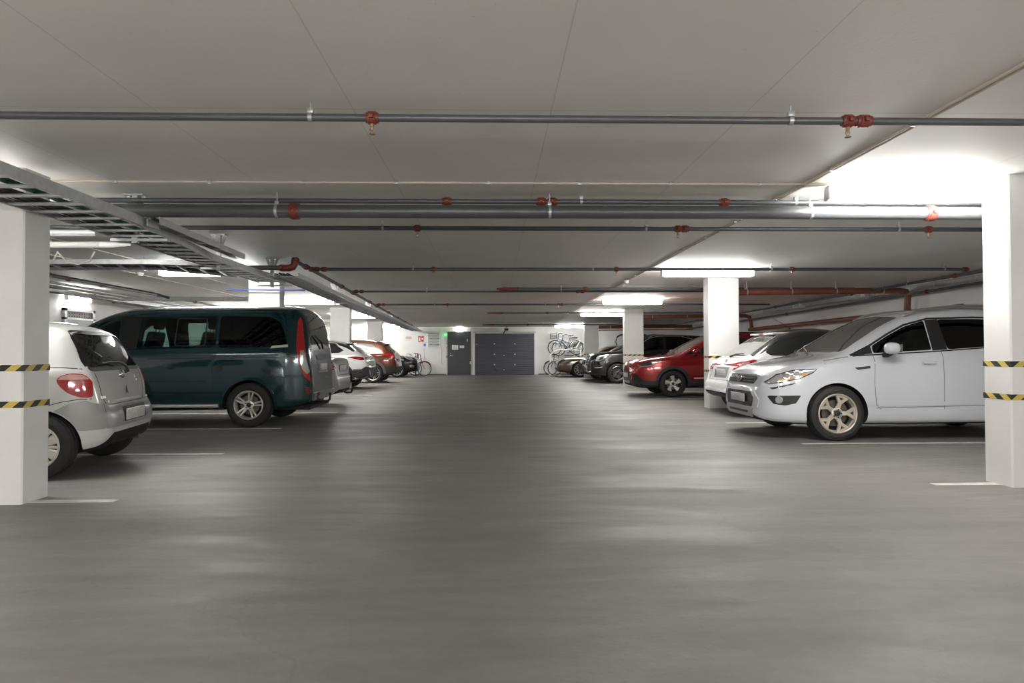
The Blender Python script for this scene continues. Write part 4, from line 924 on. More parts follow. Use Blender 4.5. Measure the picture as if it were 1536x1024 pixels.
def ceiling_mat():
    m = bpy.data.materials.new('painted_concrete_ceiling'); m.use_nodes = True; nt = m.node_tree; b = nt.nodes['Principled BSDF']; N = nt.nodes.new; L = nt.links.new
    tc = N('ShaderNodeTexCoord'); sp = N('ShaderNodeSeparateXYZ'); L(tc.outputs['Object'], sp.inputs[0])
    def math(op, a, b_=None):
        x = N('ShaderNodeMath'); x.operation = op; L(a, x.inputs[0])
        if isinstance(b_, float): x.inputs[1].default_value = b_
        elif b_ is not None: L(b_, x.inputs[1])
        return x.outputs[0]
    def line(src, off, period, w):
        f = math('ABSOLUTE', math('SUBTRACT', math('FRACT', math('DIVIDE', math('ADD', src, off), period)), .5))
        return math('GREATER_THAN', f, .5 - w / period)
    slab = line(sp.outputs[0], 30 * 1.2 - .35, 1.2, .004)
    cross = line(sp.outputs[1], 40 - 4.0, 4.0, .006)
    n = N('ShaderNodeTexNoise'); n.inputs['Scale'].default_value = 1.3; n.inputs['Detail'].default_value = 6; L(tc.outputs['Object'], n.inputs['Vector'])
    r = N('ShaderNodeMapRange'); r.inputs[1].default_value = .3; r.inputs[2].default_value = .7; r.inputs[3].default_value = .965; r.inputs[4].default_value = 1.03; L(n.outputs['Fac'], r.inputs[0])
    n2 = N('ShaderNodeTexNoise'); n2.inputs['Scale'].default_value = 38; n2.inputs['Detail'].default_value = 3; L(tc.outputs['Object'], n2.inputs['Vector'])
    pock = math('GREATER_THAN', n2.outputs['Fac'], .74)
    ln = math('MAXIMUM', math('MAXIMUM', slab, cross), pock)
    v = math('MULTIPLY', r.outputs[0], math('SUBTRACT', math('ADD', math('MULTIPLY', ln, 0.0), 1.0), math('MULTIPLY', ln, .16)))
    h = N('ShaderNodeHueSaturation'); h.inputs['Color'].default_value = (.93, .905, .865, 1); L(v, h.inputs['Value']); L(h.outputs[0], b.inputs['Base Color'])
    b.inputs['Roughness'].default_value = .6
    bp = N('ShaderNodeBump'); bp.inputs['Strength'].default_value = .10; bp.inputs['Distance'].default_value = .01; L(n2.outputs['Fac'], bp.inputs['Height']); L(bp.outputs[0], b.inputs['Normal'])
    return m

M['wall'] = mat('white_painted_wall', (.80, .795, .785), .6, noise=.03, nscale=2.5, bump=.08, bscale=30)
M['column'] = mat('white_painted_column', (.79, .78, .765), .5, noise=.035, nscale=3, bump=.15, bscale=22)
M['line'] = mat('worn_white_line_paint', (.66, .65, .61), .6, noise=.22, nscale=9)
M['skirt'] = mat('grimy_joint', (.20, .19, .17), .9, noise=.3, nscale=12)
YB = 33.1; XL = -9.2; XR = 9.0; YF = -10.0
def struct(o): o['kind'] = 'structure'; return o
mb = MB(); mb.box(XL - .2, XR + .2, YF - .2, YB + .2, -.3, 0); struct(mb.build('floor', concrete_floor(), smooth=False))
prof = [(YF - .2, 2.60), (15.5, 2.60), (22.0, 2.535), (28.9, 2.415), (YB + .2, 2.385)]
mb = MB(); V = []
for y, z in prof: V += [(XL - .2, y, z), (XR + .2, y, z), (XR + .2, y, z + .3), (XL - .2, y, z + .3)]
F = [(0, 1, 2, 3), (16, 19, 18, 17)]
for i in range(4):
    for j in range(4): F.append((4 * i + j, 4 * i + (j + 1) % 4, 4 * i + 4 + (j + 1) % 4, 4 * i + 4 + j))
mb.add(V, F); struct(mb.build('ceiling', ceiling_mat(), smooth=False))
def ceil_z(y):
    for (a, za), (b, zb) in zip(prof, prof[1:]):
        if y <= b: return lerp(za, zb, (y - a) / (b - a))
    return prof[-1][1]
for nm, a in (('wall_left', (XL - .2, XL, YF - .2, YB + .2)), ('wall_right', (XR, XR + .2, YF - .2, YB + .2)), ('wall_back', (XL, XR, YB, YB + .2)), ('wall_front', (XL, XR, YF - .2, YF))):
    mb = MB(); mb.box(*a, 0, 2.62); struct(mb.build(nm, M['wall'], smooth=False))
for nm, a in (('baseboard_back_left', (XL, -2.4, YB - .012, YB)), ('baseboard_back_right', (2.2, XR, YB - .012, YB)), ('baseboard_right', (XR - .012, XR, YF, YB - .02)), ('baseboard_left', (XL, XL + .012, YF, YB - .02))):
    mb = MB(); mb.box(*a, 0, .05); struct(mb.build(nm, M['skirt'], smooth=False))

# ------------------------------------------------------------------ columns with hazard tape
def hazard():
    m = bpy.data.materials.new('hazard_tape'); m.use_nodes = True; nt = m.node_tree; b = nt.nodes['Principled BSDF']; N = nt.nodes.new; L = nt.links.new
    tc = N('ShaderNodeTexCoord'); sp = N('ShaderNodeSeparateXYZ'); L(tc.outputs['Object'], sp.inputs[0])
    def mth(op, a, b_):
        x = N('ShaderNodeMath'); x.operation = op
        for i, q in enumerate((a, b_)):
            if isinstance(q, float): x.inputs[i].default_value = q
            else: L(q, x.inputs[i])
        return x.outputs[0]
    s = mth('ADD', mth('ADD', sp.outputs[0], sp.outputs[1]), 50.0)
    t = mth('FRACT', mth('DIVIDE', mth('SUBTRACT', s, mth('MULTIPLY', sp.outputs[2], 1.2)), .155), 0.0)
    g = mth('GREATER_THAN', t, .5)
    mx = N('ShaderNodeMix'); mx.data_type = 'RGBA'; mx.inputs[6].default_value = (.62, .47, .10, 1); mx.inputs[7].default_value = (.022, .022, .024, 1); L(g, mx.inputs[0]); L(mx.outputs[2], b.inputs['Base Color']); b.inputs['Roughness'].default_value = .35
    return m
M['tape'] = hazard()
COLS = [  # x0, x1, y0, y1, label, taped
    (-4.15, -3.535, 5.06, 5.36, 'thick white column with two striped tape bands at the front left corner of the picture', 1),
    (-4.79, -4.18, 13.0, 13.3, 'white column rising behind the roof of the dark teal van', 0),
    (-5.16, -4.54, 20.9, 21.2, 'white column behind the white sporty SUV, second one past the van', 0),
    (-5.34, -4.72, 27.9, 28.2, 'white column behind the copper brown SUV, farthest on that side', 0),
    (4.275, 4.885, 5.37, 5.68, 'white column with striped tape nearest the white crossover door, by the picture edge', 1),
    (4.275, 4.895, 13.1, 13.42, 'white column with striped tape between the white crossover and the bright red SUV', 1),
    (4.27, 4.90, 21.6, 21.9, 'white column with striped tape between the bright red SUV and the large black SUV', 1),
    (3.95, 4.57, 28.9, 29.2, 'white column with striped tape beside the bronze brown saloon', 1)]
for x0, x1, y0, y1, lab, tp in COLS:
    cx, cy = (x0 + x1) / 2, (y0 + y1) / 2
    r = thing('concrete_column', lab, 'column', (cx, cy, 0))
    mb = MB(); w, d = (x1 - x0) / 2, (y1 - y0) / 2
    bm = bmesh.new(); bmesh.ops.create_cube(bm, size=1); H = ceil_z(y1) if y0 > 5.2 else 2.53
    for v in bm.verts: v.co = Vector((v.co.x * 2 * w, v.co.y * 2 * d, (v.co.z + .5) * H))
    bmesh.ops.bevel(bm, geom=[e for e in bm.edges if abs(e.verts[0].co.z - e.verts[1].co.z) > 1], offset=.012, segments=1, affect='EDGES')
    bm.verts.index_update(); mb.add([v.co.copy() for v in bm.verts], [tuple(v.index for v in f.verts) for f in bm.faces]); bm.free()
    mb.build('shaft', M['column'], r, smooth=False)
    if tp:
        for z in (.745, 1.02):
            t = MB(); t.box(-w - .002, w + .002, -d - .002, d + .002, z - .024, z + .024); t.build('hazard_tape', M['tape'], r, smooth=False)

# ------------------------------------------------------------------ painted bay lines
for x0, x1, y, lab in [(3.72, 8.9, 5.54, 'white bay line on the floor running under the picture-edge column'), (3.76, 8.9, 8.02, 'white bay line just in front of the white crossover wheel'),
    (3.66, 8.9, 10.40, 'white bay line between the white crossover and the two-tone crossover'), (3.7, 8.9, 15.9, 'white bay line just in front of the bright red SUV'), (3.75, 8.9, 18.6, 'white bay line just past the bright red SUV'),
    (3.75, 8.9, 25.75, 'white bay line just past the large black SUV'), (-8.9, -2.90, 5.16, 'white bay line at the foot of the thick taped front column'), (-8.9, -3.04, 7.52, 'white bay line behind the small silver hatchback'),
    (-8.9, -3.18, 9.98, 'white bay line along the near side of the dark teal van'), (-8.9, -2.95, 12.55, 'white bay line on the far side of the dark teal van'), (-8.9, -3.2, 17.4, 'white bay line past the silver saloon tow hook'), (-8.9, -3.4, 23.2, 'white bay line in front of the copper brown SUV')]:
    mb = MB(); mb.box(x0, x1, y - .045, y + .045, -.002, .002); tag(mb.build('bay_line', M['line'], smooth=False), lab, 'line')

# ------------------------------------------------------------------ back wall: steel door, sectional door, vent, signs
M['doorgrey'] = mat('dark_grey_door_paint', (.052, .058, .062), .45, noise=.04, nscale=3)
M['shutter'] = mat('blue_grey_sectional_panels', (.088, .092, .112), .5, noise=.05, nscale=4)
M['white'] = mat('white_plastic', (.80, .80, .79), .4)
M['galv'] = mat('galvanised_steel', (.50, .51, .51), .38, .55, noise=.12, nscale=18)
d = struct(link('door_1', None, None, (-1.76, YB, 0)))
mb = MB(); mb.box(-.52, .52, -.05, -.005, .01, 2.10); mb.build('leaf', M['doorgrey'], d, smooth=False)
mb = MB(); mb.box(-.58, -.52, -.06, 0, 0, 2.16); mb.box(.52, .58, -.06, 0, 0, 2.16); mb.box(-.58, .58, -.06, 0, 2.10, 2.16); mb.build('door_frame', M['doorgrey'], d, smooth=False)
mb = MB(); mb.tube([(-.42, -.05, .97), (-.42, -.10, .97), (-.28, -.10, .97)], .011, 8); mb.rbox(-.46, -.38, -.062, -.05, .94, 1.0, .004); mb.build('door_handle', M['galv'], d)
mb = MB(); mb.lathe([(-.075, .0), (-.075, .02), (-.05, .024)], n=16, c=(-.42, 0, 1.08)); mb.build('door_lock', M['galv'], d)
mb = MB(); mb.rbox(.38, .44, -.10, -.05, 1.66, 1.80, .01); mb.build('door_closer', M['galv'], d)
g = struct(link('door_2', None, None, (.51, YB, 0)))
mb = MB(); zs = [0, .50, 1.02, 1.54, 2.06]
for i in range(4):
    a, b = zs[i] + .010, zs[i + 1] - .010; n = 5
    for k in range(n):
        z0 = lerp(a, b, k / n); z1 = lerp(a, b, (k + 1) / n); mb.rbox(-1.47, 1.47, -.06, -.02, z0 + .005, z1 - .005, .018, seg=2)
mb.box(-1.47, 1.47, -.03, -.005, .0, 2.06); mb.build('section_panels', M['shutter'], g, smooth=False)
for s in (-1, 1):
    mb = MB(); mb.box(*sorted((s * 1.49, s * 1.56)), -.09, 0, 0, 2.15); mb.build('guide_rail', M['white'], g, smooth=False)
mb = MB(); mb.box(-1.56, 1.56, -.12, 0, 2.07, 2.16); mb.tube([(-1.5, -.1, 2.13), (1.5, -.1, 2.13)], .03, 8); mb.build('header', M['galv'], g, smooth=False)
for z in (.505, 1.025, 1.545):
    for x in (-.51, .51):
        mb = MB(); mb.lathe([(-.075, 0), (-.075, .03), (-.06, .034)], n=12, c=(x, 0, z)); mb.build('hinge_cover', M['white'], g)
for z in (.25, .96):
    mb = MB(); mb.rbox(-.08, .0, -.075, -.055, z - .02, z + .02, .008); mb.build('pull_handle', mat('yellowed_plastic', (.62, .58, .40), .5), g)
mb = MB(); mb.tube([(-.58, -.07, .47), (-.50, -.10, .32), (-.46, -.09, .22), (-.38, -.085, .20)], .014, 6); mb.build('pull_strap', M['black'], g)
mb = MB(); mb.rbox(-.02, .18, -.75, -.35, 2.19, 2.30, .02); mb.bar((.04, -.45, 2.24), (-.06, -.14, 2.05), .05, .03); mb.build('opener', M['black'], g)
mb = MB(); mb.box(.03, .07, -3.6, -.3, 2.27, 2.31); mb.build('opener_rail', M['galv'], g, smooth=False)
mb = MB(); mb.box(-1.47, -1.34, -.10, -.06, 1.50, 1.55); mb.build('safety_latch', mat('orange_brown_latch', (.55, .30, .12), .5), g, smooth=False)
mb = MB(); mb.box(-1.5, -.60, YB - .16, YB, 2.20, 2.2 + .06); 
def sheet(x, z, w, h, lab, y=None):
    mb = MB(); y = (YB - .052) if y is None else y; mb.box(x - w / 2, x + w / 2, y - .004, y, z - h / 2, z + h / 2)
    mb.cur = 1
    for k in range(3): mb.box(x - w * .36, x + w * (.30 - .1 * (k % 2)), y - .005, y - .004, z + h * (.22 - .2 * k) - .006, z + h * (.22 - .2 * k) + .006)
    return tag(mb.build('paper_notice', [M['white'], mat('printed_grey', (.45, .45, .45), .8)], smooth=False), lab, 'notice')
sheet(-1.96, 1.375, .31, .24, 'larger white paper notice taped on the dark grey steel door'); sheet(-1.62, 1.40, .21, .13, 'smaller white paper notice taped on the dark grey steel door')
t = thing('bulkhead_lamp', 'small lit white bulkhead lamp above the dark grey steel door', 'lamp', (-1.74, YB, 2.22))
M['glow'] = mat('lamp_diffuser', (.9, .9, .9), .5, emit=(1, .985, .96), estr=9)
mb = MB(); mb.rbox(-.20, .20, -.05, 0, -.06, .08, .015); mb.build('lamp_housing', M['white'], t)
mb = MB(); mb.rbox(-.18, .18, -.13, -.05, -.07, .05, .03); mb.build('diffuser', M['glow'], t)
t = thing('exit_sign', 'slim green lit sign standing out edge-on from the wall beside the steel door', 'sign', (-2.42, YB, 2.0))
mb = MB(); mb.box(-.012, .012, -.22, 0, -.05, .05); mb.build('sign_frame', M['white'], t, smooth=False)
for s in (-1, 1):
    mb = MB(); mb.box(*sorted((s * .012, s * .016)), -.21, -.01, -.04, .04); mb.build('sign_face', mat('green_lit_face', (.05, .5, .15), .4, emit=(.05, 1, .22), estr=3), t, smooth=False)
t = thing('wall_vent', 'white louvred vent grille on the back wall beside the steel door', 'vent', (-3.03, YB, 1.755))
mb = MB(); mb.rbox(-.36, .36, -.06, 0, -.42, .42, .01); mb.build('vent_frame', M['white'], t, smooth=False)
mb = MB(); R = Matrix.Rotation(math.radians(-35), 4, 'X')
for k in range(9):
    q = Matrix.Translation((0, -.065, -.30 + k * .075)) @ R; mb.box(-.27, .27, -.004, .004, -.034, .034, q)
mb.build('louvres', mat('grey_louvres', (.36, .36, .36), .5), t, smooth=False)
M['signred'] = mat('sign_red', (.52, .06, .04), .5)
def fire_sign(x, z, lab, k):
    t = thing('fire_sign', lab, 'sign', (x, YB, z)); mb = MB(); mb.box(-.15, .15, -.012, 0, -.15, .15); mb.build('sign_plate', M['white'], t, smooth=False)
    mb = MB()
    mb.box(-.14, -.01, -.016, -.012, -.14, .14); mb.box(.01, .14, -.016, -.012, -.14, .14); mb.build('pictogram_panel', M['signred'], t, smooth=False)
    mb = MB(); mb.box(-.11, -.04, -.019, -.016, -.09, .05); mb.lathe([(-.019, .0), (-.019, .045), (-.016, .045)], n=16, c=(.075, 0, 0)); mb.box(-.10, -.06, -.019, -.016, .06, .10); mb.build('pictogram', M['white'], t, smooth=False)
fire_sign(-3.66, 1.80, 'square red and white fire equipment sign on the back wall', 0)
mb = MB(); mb.box(-4.42, -4.12, YB - .02, YB, 1.80, 1.92); tag(mb.build('pink_sign', mat('faded_red_sign', (.72, .42, .38), .6), smooth=False), 'faded pink oblong sign high on the back wall near the cable tray', 'sign')
mb = MB(); mb.box(-3.53, -3.42, YB - .015, YB, 1.43, 1.56); tag(mb.build('blue_sign', mat('sign_blue', (.10, .16, .45), .5), smooth=False), 'tiny blue sign under the red fire sign beside the vent', 'sign')
for x, z, tx, lab, c in [(-2.38, 1.60, '2', 'dark green number mark stencilled on the wall beside the steel door, topmost', (.10, .16, .12)), (-2.40, 1.34, '7', 'grey slanted mark stencilled on the wall beside the steel door, below the topmost', (.35, .36, .36)), (-2.38, .90, '8', 'dark square-shaped mark stencilled low on the wall beside the steel door', (.20, .19, .20))]:
    me = text_mesh(tx, .17, .003); me.materials.append(mat('stencil_paint', c, .7)); o = link('stencil_mark', me, None, (x, YB - .004, z)); o.rotation_euler = (PI / 2, 0, 0); tag(o, lab, 'sign')
mb = MB(); mb.rbox(-1.23, -1.13, YB - .12, YB - .061, .53, .68, .01); tag(mb.build('push_switch', M['white']), 'small white push switch box between the steel door and the sectional door', 'switch')
for pts, lab in [([(-2.63, YB - .012, 1.32), (-2.63, YB - .012, .62), (-2.55, YB - .012, .52)], 'thin white cable conduit dropping from the vent grille on the back wall'), ([(-3.5, YB - .012, 1.34), (-3.5, YB - .012, .3)], 'thin white cable conduit dropping behind the red bicycle')]:
    mb = MB(); mb.tube(pts, .012, 6); tag(mb.build('cable_conduit', mat('off_white_conduit', (.60, .585, .54), .5)), lab, 'conduit')
# left wall: store door with a vent head, and a wall lamp
t = struct(link('door_3', None, None, (XL, 14.85, 0)))
mb = MB(); mb.box(0, .05, -.46, .46, .01, 1.86); mb.build('leaf', mat('pale_grey_door', (.62, .63, .64), .5), t, smooth=False)
mb = MB(); mb.box(0, .07, -.54, -.46, 0, 2.1); mb.box(0, .07, .46, .54, 0, 2.1); mb.box(0, .07, -.54, .54, 1.86, 1.90); mb.box(0, .07, -.54, .54, 2.04, 2.1); mb.build('door_frame', M['galv'], t, smooth=False)
mb = MB(); mb.box(.02, .03, -.46, .46, 1.90, 2.04)
for k in range(10): mb.box(.03, .045, -.42 + k * .086, -.36 + k * .086, 1.92, 1.95); mb.box(.03, .045, -.42 + k * .086, -.36 + k * .086, 1.98, 2.01)
mb.build('vent_head', M['steel'], t, smooth=False)
mb = MB(); mb.tube([(.05, .36, .95), (.10, .36, .95), (.10, .24, .95)], .011, 8); mb.build('door_handle', M['galv'], t)
# ------------------------------------------------------------------ pipes, trays, lamps
M['pipe'] = mat('dark_grey_pipe', (.105, .112, .116), .38, .25, noise=.08, nscale=10)
M['coup'] = mat('red_coupling', (.20, .038, .028), .4, noise=.1)
M['brown'] = mat('brown_drain_pipe', (.19, .058, .034), .42, noise=.15, nscale=6)
M['cond'] = mat('cream_conduit', (.66, .61, .52), .5)
M['cable'] = mat('grey_cables', (.05, .052, .055), .6)
M['cablew'] = mat('white_cable', (.70, .70, .68), .5)
M['cableg'] = mat('green_cable', (.015, .11, .075), .5)
def pipe(name, label, pts, r, m, cat='pipe', n=14, coup=(), clamp=(), heads=(), group=None):
    """pts along the run; coup/clamp/heads are distances given as x (runs across) or y (runs along)"""
    ax = 0 if abs(pts[0][0] - pts[-1][0]) > abs(pts[0][1] - pts[-1][1]) else 1
    root = thing(name, label, cat, pts[0], 0, group); o0 = Vector(pts[0])
    mb = MB(); mb.tube([Vector(p) - o0 for p in pts], r, n); mb.build('pipe_run', m, root, ang=50)
    P = [Vector(p) for p in pts]
    def at(t):
        for a, b in zip(P, P[1:]):
            lo, hi = sorted((a[ax], b[ax]))
            if lo - 1e-6 <= t <= hi + 1e-6 and hi > lo: return a.lerp(b, (t - a[ax]) / (b[ax] - a[ax])) - o0
        return P[0] - o0
    e = Vector((1, 0, 0)) if ax == 0 else Vector((0, 1, 0))
    A = 'x' if ax == 0 else 'y'
    def rings(c, k=1.0):
        q = MB(); R = r
        q.lathe([(-.045 * k, R), (-.045 * k, R + .008), (-.03 * k, R + .010), (-.026 * k, R + .016), (.026 * k, R + .016), (.03 * k, R + .010), (.045 * k, R + .008), (.045 * k, R)], axis=A, n=16, c=c)
        s = Vector((0, 1, 0)) if ax == 0 else Vector((1, 0, 0))
        for sg in (-1, 1): q.rbox(*sum([[v - .014, v + .014] for v in (c + s * sg * (R + .020))], []), r=.004)
        return q
    for t in coup: rings(at(t)).build('coupling', M['coup'], root)
    for t in heads:
        c = at(t); h = rings(c, .8).build('coupling', M['coup'], root)
        q = MB(); b = c + Vector((0, 0, -r)); q.lathe([(0, .012), (-.03, .012), (-.032, .008), (-.05, .007)], axis='z', n=10, c=b)
        for sg in (-1, 1): q.tube([b + Vector((sg * .008, 0, -.03)), b + Vector((sg * .014, 0, -.05)), b + Vector((0, 0, -.072))], .003, 5)
        q.lathe([(-.072, .0), (-.072, .018), (-.075, .018), (-.075, 0)], axis='z', n=12, c=b); q.build('sprinkler_head', mat('brass_sprinkler', (.45, .32, .20), .35, .8), h)
    for t in clamp:
        c = at(t); q = MB(); zc = ceil_z((c + o0).y) - (c + o0).z - .004
        q.lathe([(-.012, r), (-.012, r + .004), (.012, r + .004), (.012, r)], axis=A, n=16, c=c); q.tube([c + Vector((0, 0, r)), c + Vector((0, 0, zc))], .006, 6); q.rbox(c.x - .018, c.x + .018, c.y - .018, c.y + .018, c.z + r, c.z + r + .03, .004)
        q.build('pipe_clamp', M['galv'], root)
    return root
pipe('sprinkler_pipe', 'dark grey sprinkler pipe nearest overhead, crossing the whole width of the ceiling', [(-9.1, 3.88, 2.505), (8.9, 3.88, 2.505)], .0225, M['pipe'], coup=[2.210], heads=[-0.714, 2.114], clamp=[-1.073, 1.769, -4.6, 5])
pipe('sprinkler_pipe', 'slim dark pipe lying just above the thick overhead pipe', [(-9.1, 6.16, 2.535), (8.9, 6.16, 2.535)], .0235, M['pipe'], coup=[-0.439, 0.439, 0.544, 2.166], clamp=[0.816, 2.850, -4.4])
pipe('main_pipe', 'thickest dark grey overhead pipe, wide red coupling near one end', [(-9.1, 6.08, 2.422), (8.9, 6.08, 2.422)], .060, M['pipe'], n=24, coup=[-1.819, 4.083], clamp=[-1.982, 0.512, 2.947])
pipe('sprinkler_pipe', 'dark sprinkler pipe just beyond the thickest overhead pipe', [(-9.1, 7.34, 2.505), (8.9, 7.34, 2.505)], .024, M['pipe'], coup=[2.133], heads=[-0.852, 2.058, 4.914], clamp=[-1.233, 1.698, 4.570])
pipe('sprinkler_pipe', 'dark sprinkler pipe running out from the large red elbow above the van', [(-2.98, 10.87, 2.49), (7.95, 10.87, 2.50)], .025, M['pipe'], coup=[-2.9, -2.78, 7.891, 7.982], heads=[-1.000, 2.017, 4.955], clamp=[-1.327, 1.630, 4.608, 7.538])
pipe('sprinkler_pipe', 'dark sprinkler pipe with a red stub end, second beyond the lamp over the middle column', [(0.528, 14.4, 2.505), (7.95, 14.4, 2.505)], .032, M['pipe'], coup=[1.984], clamp=[1.459, 5.5])
mb = MB(); mb.tube([(0.049, 14.4, 2.505), (0.194, 14.4, 2.505), (0.528, 14.4, 2.505)], [.018, .036, .038], 12); tag(mb.build('pipe_stub', M['coup']), 'rusty red stub closing the second thick pipe over the aisle, nearer of the stubs', 'pipe')
pipe('sprinkler_pipe', 'thin dark sprinkler pipe right behind the red-ended thick pipe', [(-3.2, 14.94, 2.50), (7.95, 14.94, 2.50)], .022, M['pipe'], coup=[-3.1, -2.98, 1.998], heads=[1.892], clamp=[1.514, -1.524])
pipe('sprinkler_pipe', 'thin dark pipe over the aisle level with the second lit lamp from the red SUV', [(-3.38, 18.9, 2.49), (7.95, 18.9, 2.49)], .022, M['pipe'], coup=[-3.28, -3.15, 1.934], heads=[-1.341, 1.839], clamp=[-1.701, 1.456])
pipe('sprinkler_pipe', 'thin dark pipe with rusty end far along the aisle, in front of the fourth lamp', [(0.296, 22.0, 2.43), (7.95, 22.0, 2.43)], .022, M['pipe'], coup=[1.762], clamp=[2.452])
mb = MB(); mb.tube([(-0.235, 22, 2.43), (0.296, 22, 2.43)], [.018, .03], 10); tag(mb.build('pipe_stub', M['coup']), 'rusty red stub closing a thin pipe far along the aisle', 'pipe')
pipe('sprinkler_pipe', 'thin dark pipe with rusty end just in front of the sectional door', [(0.011, 28.7, 2.315), (7.95, 28.7, 2.315)], .022, M['pipe'], coup=[1.444], clamp=[2.059])
mb = MB(); mb.tube([(-0.514, 28.7, 2.315), (0.011, 28.7, 2.315)], [.018, .03], 10); tag(mb.build('pipe_stub', M['coup']), 'rusty red stub closing the last thin pipe before the sectional door', 'pipe')
pipe('sprinkler_main', 'grey sprinkler main with red couplings running along the aisle above the mesh tray', [(-2.98, 9.95, 2.50), (-3.0, 10.9, 2.49), (-3.36, 18.9, 2.46), (-3.74, 32.6, 2.27)], .030, M['pipe'], coup=[10.6, 13.6, 15.0, 17.6, 19.0, 21.5, 24.0, 26.5, 29.0, 31.5])
t = pipe('feed_pipe', 'thick grey feed pipe crossing above the teal van to the red elbow', [(-9.1, 9.95, 2.395), (-3.12, 9.95, 2.395)], .037, M['pipe'], clamp=[-7.5, -5.2], coup=[-3.16])
mb = MB(); mb.tube([(-3.14, 9.95, 2.395), (-3.06, 9.95, 2.395), (-3.01, 9.95, 2.41), (-2.985, 9.95, 2.45), (-2.98, 9.95, 2.51), (-2.98, 10.02, 2.52)], [.05, .052, .055, .052, .056, .05], 14); tag(mb.build('pipe_elbow', M['coup']), 'large red pipe elbow where the feed pipe meets the sprinkler main', 'elbow')
# side runs
pipe('sprinkler_main', 'dark sprinkler main along the far side wall above the white crossover', [(7.95, -2, 2.50), (7.95, 28.8, 2.33)], .027, M['pipe'], coup=[11.2, 14.5, 18.5], clamp=[12.5, 17, 21])
pipe('wall_pipe', 'lower dark pipe under the pale trunking on the crossover side wall', [(8.72, -2, 2.40), (8.72, 11.6, 2.35), (8.72, 22.8, 2.215), (8.72, 30, 2.15)], .026, M['pipe'], coup=[13.1, 19.5], clamp=[])
t = thing('cable_trunking', 'pale cable trunking with clips along the crossover side wall', 'trunking', (8.86, 0, 2.46))
mb = MB(); mb.box(-.05, .10, -2, 21.5, -.055, .055); mb.build('trunking_body', M['galv'], t, smooth=False)
for y in range(5, 21): mb = MB(); mb.box(-.06, -.045, y - .012, y + .012, -.06, .06); mb.build('trunking_clip', M['cond'], t, smooth=False)
for y, lab in ((15.6, 'pale junction box on the trunking nearer the white crossover'), (18.8, 'pale junction box on the trunking farther along')):
    t = thing('junction_box', lab, 'box', (8.75, y, 2.46)); mb = MB(); mb.rbox(-.05, .06, -.30, .30, -.085, .085, .01); mb.build('box_body', M['white'], t)
    mb = MB(); mb.box(-.056, -.05, -.12, .12, -.03, .03); mb.build('green_label', mat('pale_green_label', (.42, .55, .45), .5), t, smooth=False)
pipe('drain_pipe', 'brown drain pipe crossing beyond the middle column to a drop elbow', [(4.95, 13.75, 2.37), (8.55, 13.75, 2.41), (8.70, 13.75, 2.39), (8.74, 13.75, 2.30), (8.74, 13.78, 1.98)], .064, M['brown'], n=18, clamp=[5.3, 6.25, 7.2, 8.2])
pipe('drain_pipe', 'brown drain pipe sloping along the wall behind the two-tone crossover', [(8.80, 12.2, 1.96), (8.80, 22.6, 1.885)], .060, M['brown'], n=18, clamp=[])
pipe('drain_pipe', 'brown drain pipe crossing beyond the red SUV roof to an elbow', [(4.95, 22.5, 2.33), (8.6, 22.5, 2.36), (8.76, 22.5, 2.32), (8.80, 22.5, 2.2), (8.80, 22.4, 1.93)], .062, M['brown'], n=18, clamp=[5.4, 6.6, 7.8])
pipe('drain_pipe', 'brown drain pipe crossing above the dark olive hatchback', [(4.6, 29.6, 2.24), (8.9, 29.6, 2.27)], .075, M['brown'], n=18, clamp=[5.2, 6.6])
pipe('drain_pipe', 'thin rusty pipe under the farthest brown drain pipe', [(4.6, 29.4, 2.10), (8.9, 29.4, 2.12)], .022, M['coup'])
# cream conduits
def conduit(pts, r, lab, clips=()):
    t = thing('ceiling_conduit', lab, 'conduit', pts[0]); o = Vector(pts[0]); mb = MB(); mb.tube([Vector(p) - o for p in pts], r, 8); mb.build('conduit_run', M['cond'], t)
    for c in clips: q = MB(); c = Vector(c) - o; q.rbox(c.x - .016, c.x + .016, c.y - .016, c.y + .016, c.z - .015, c.z + .012, .003); q.build('conduit_clip', M['galv'], t)
conduit([(-5.6, 5.68, 2.587), (2.95, 5.68, 2.587)], .009, 'thin cream conduit crossing the ceiling in front of the thickest pipe', [(-4 + .79 * k, 5.68, 2.587) for k in range(9)])
conduit([(2.69, -3, 2.587), (2.69, 15.5, 2.587), (2.69, 22, 2.522), (2.69, 28.9, 2.402), (2.65, 32.9, 2.375)], .010, 'cream conduit running along the ceiling over the parked cars beside the lamps', [(2.69, 1 + 1.05 * k, 2.587) for k in range(13)])
conduit([(2.73, -3, 2.588), (2.73, 15.5, 2.588)], .009, 'second slimmer cream conduit running tight beside the first along the ceiling')
conduit([(-6.55, 6.5, 2.588), (-6.55, 17, 2.58)], .009, 'thin pale conduit along the ceiling past the smoke detector'); conduit([(-5.6, 7.0, 2.588), (-5.6, 17, 2.58)], .009, 'thin pale conduit along the ceiling beyond the ladder tray')
t = thing('smoke_detector', 'round white smoke detector on the ceiling beyond the ladder tray', 'detector', (-6.5, 12.3, 2.6)); mb = MB(); mb.lathe([(0, .065), (-.02, .065), (-.03, .05), (-.055, .045), (-.06, .0)], axis='z', n=20); mb.build('detector_body', M['white'], t)
t = thing('ceiling_detector', 'little white detector on the aisle conduit in front of the third lamp', 'detector', (2.69, 13.4, 2.57)); mb = MB(); mb.lathe([(.02, .05), (-.02, .05), (-.045, .04), (-.05, .0)], axis='z', n=20); mb.build('detector_body', M['white'], t)

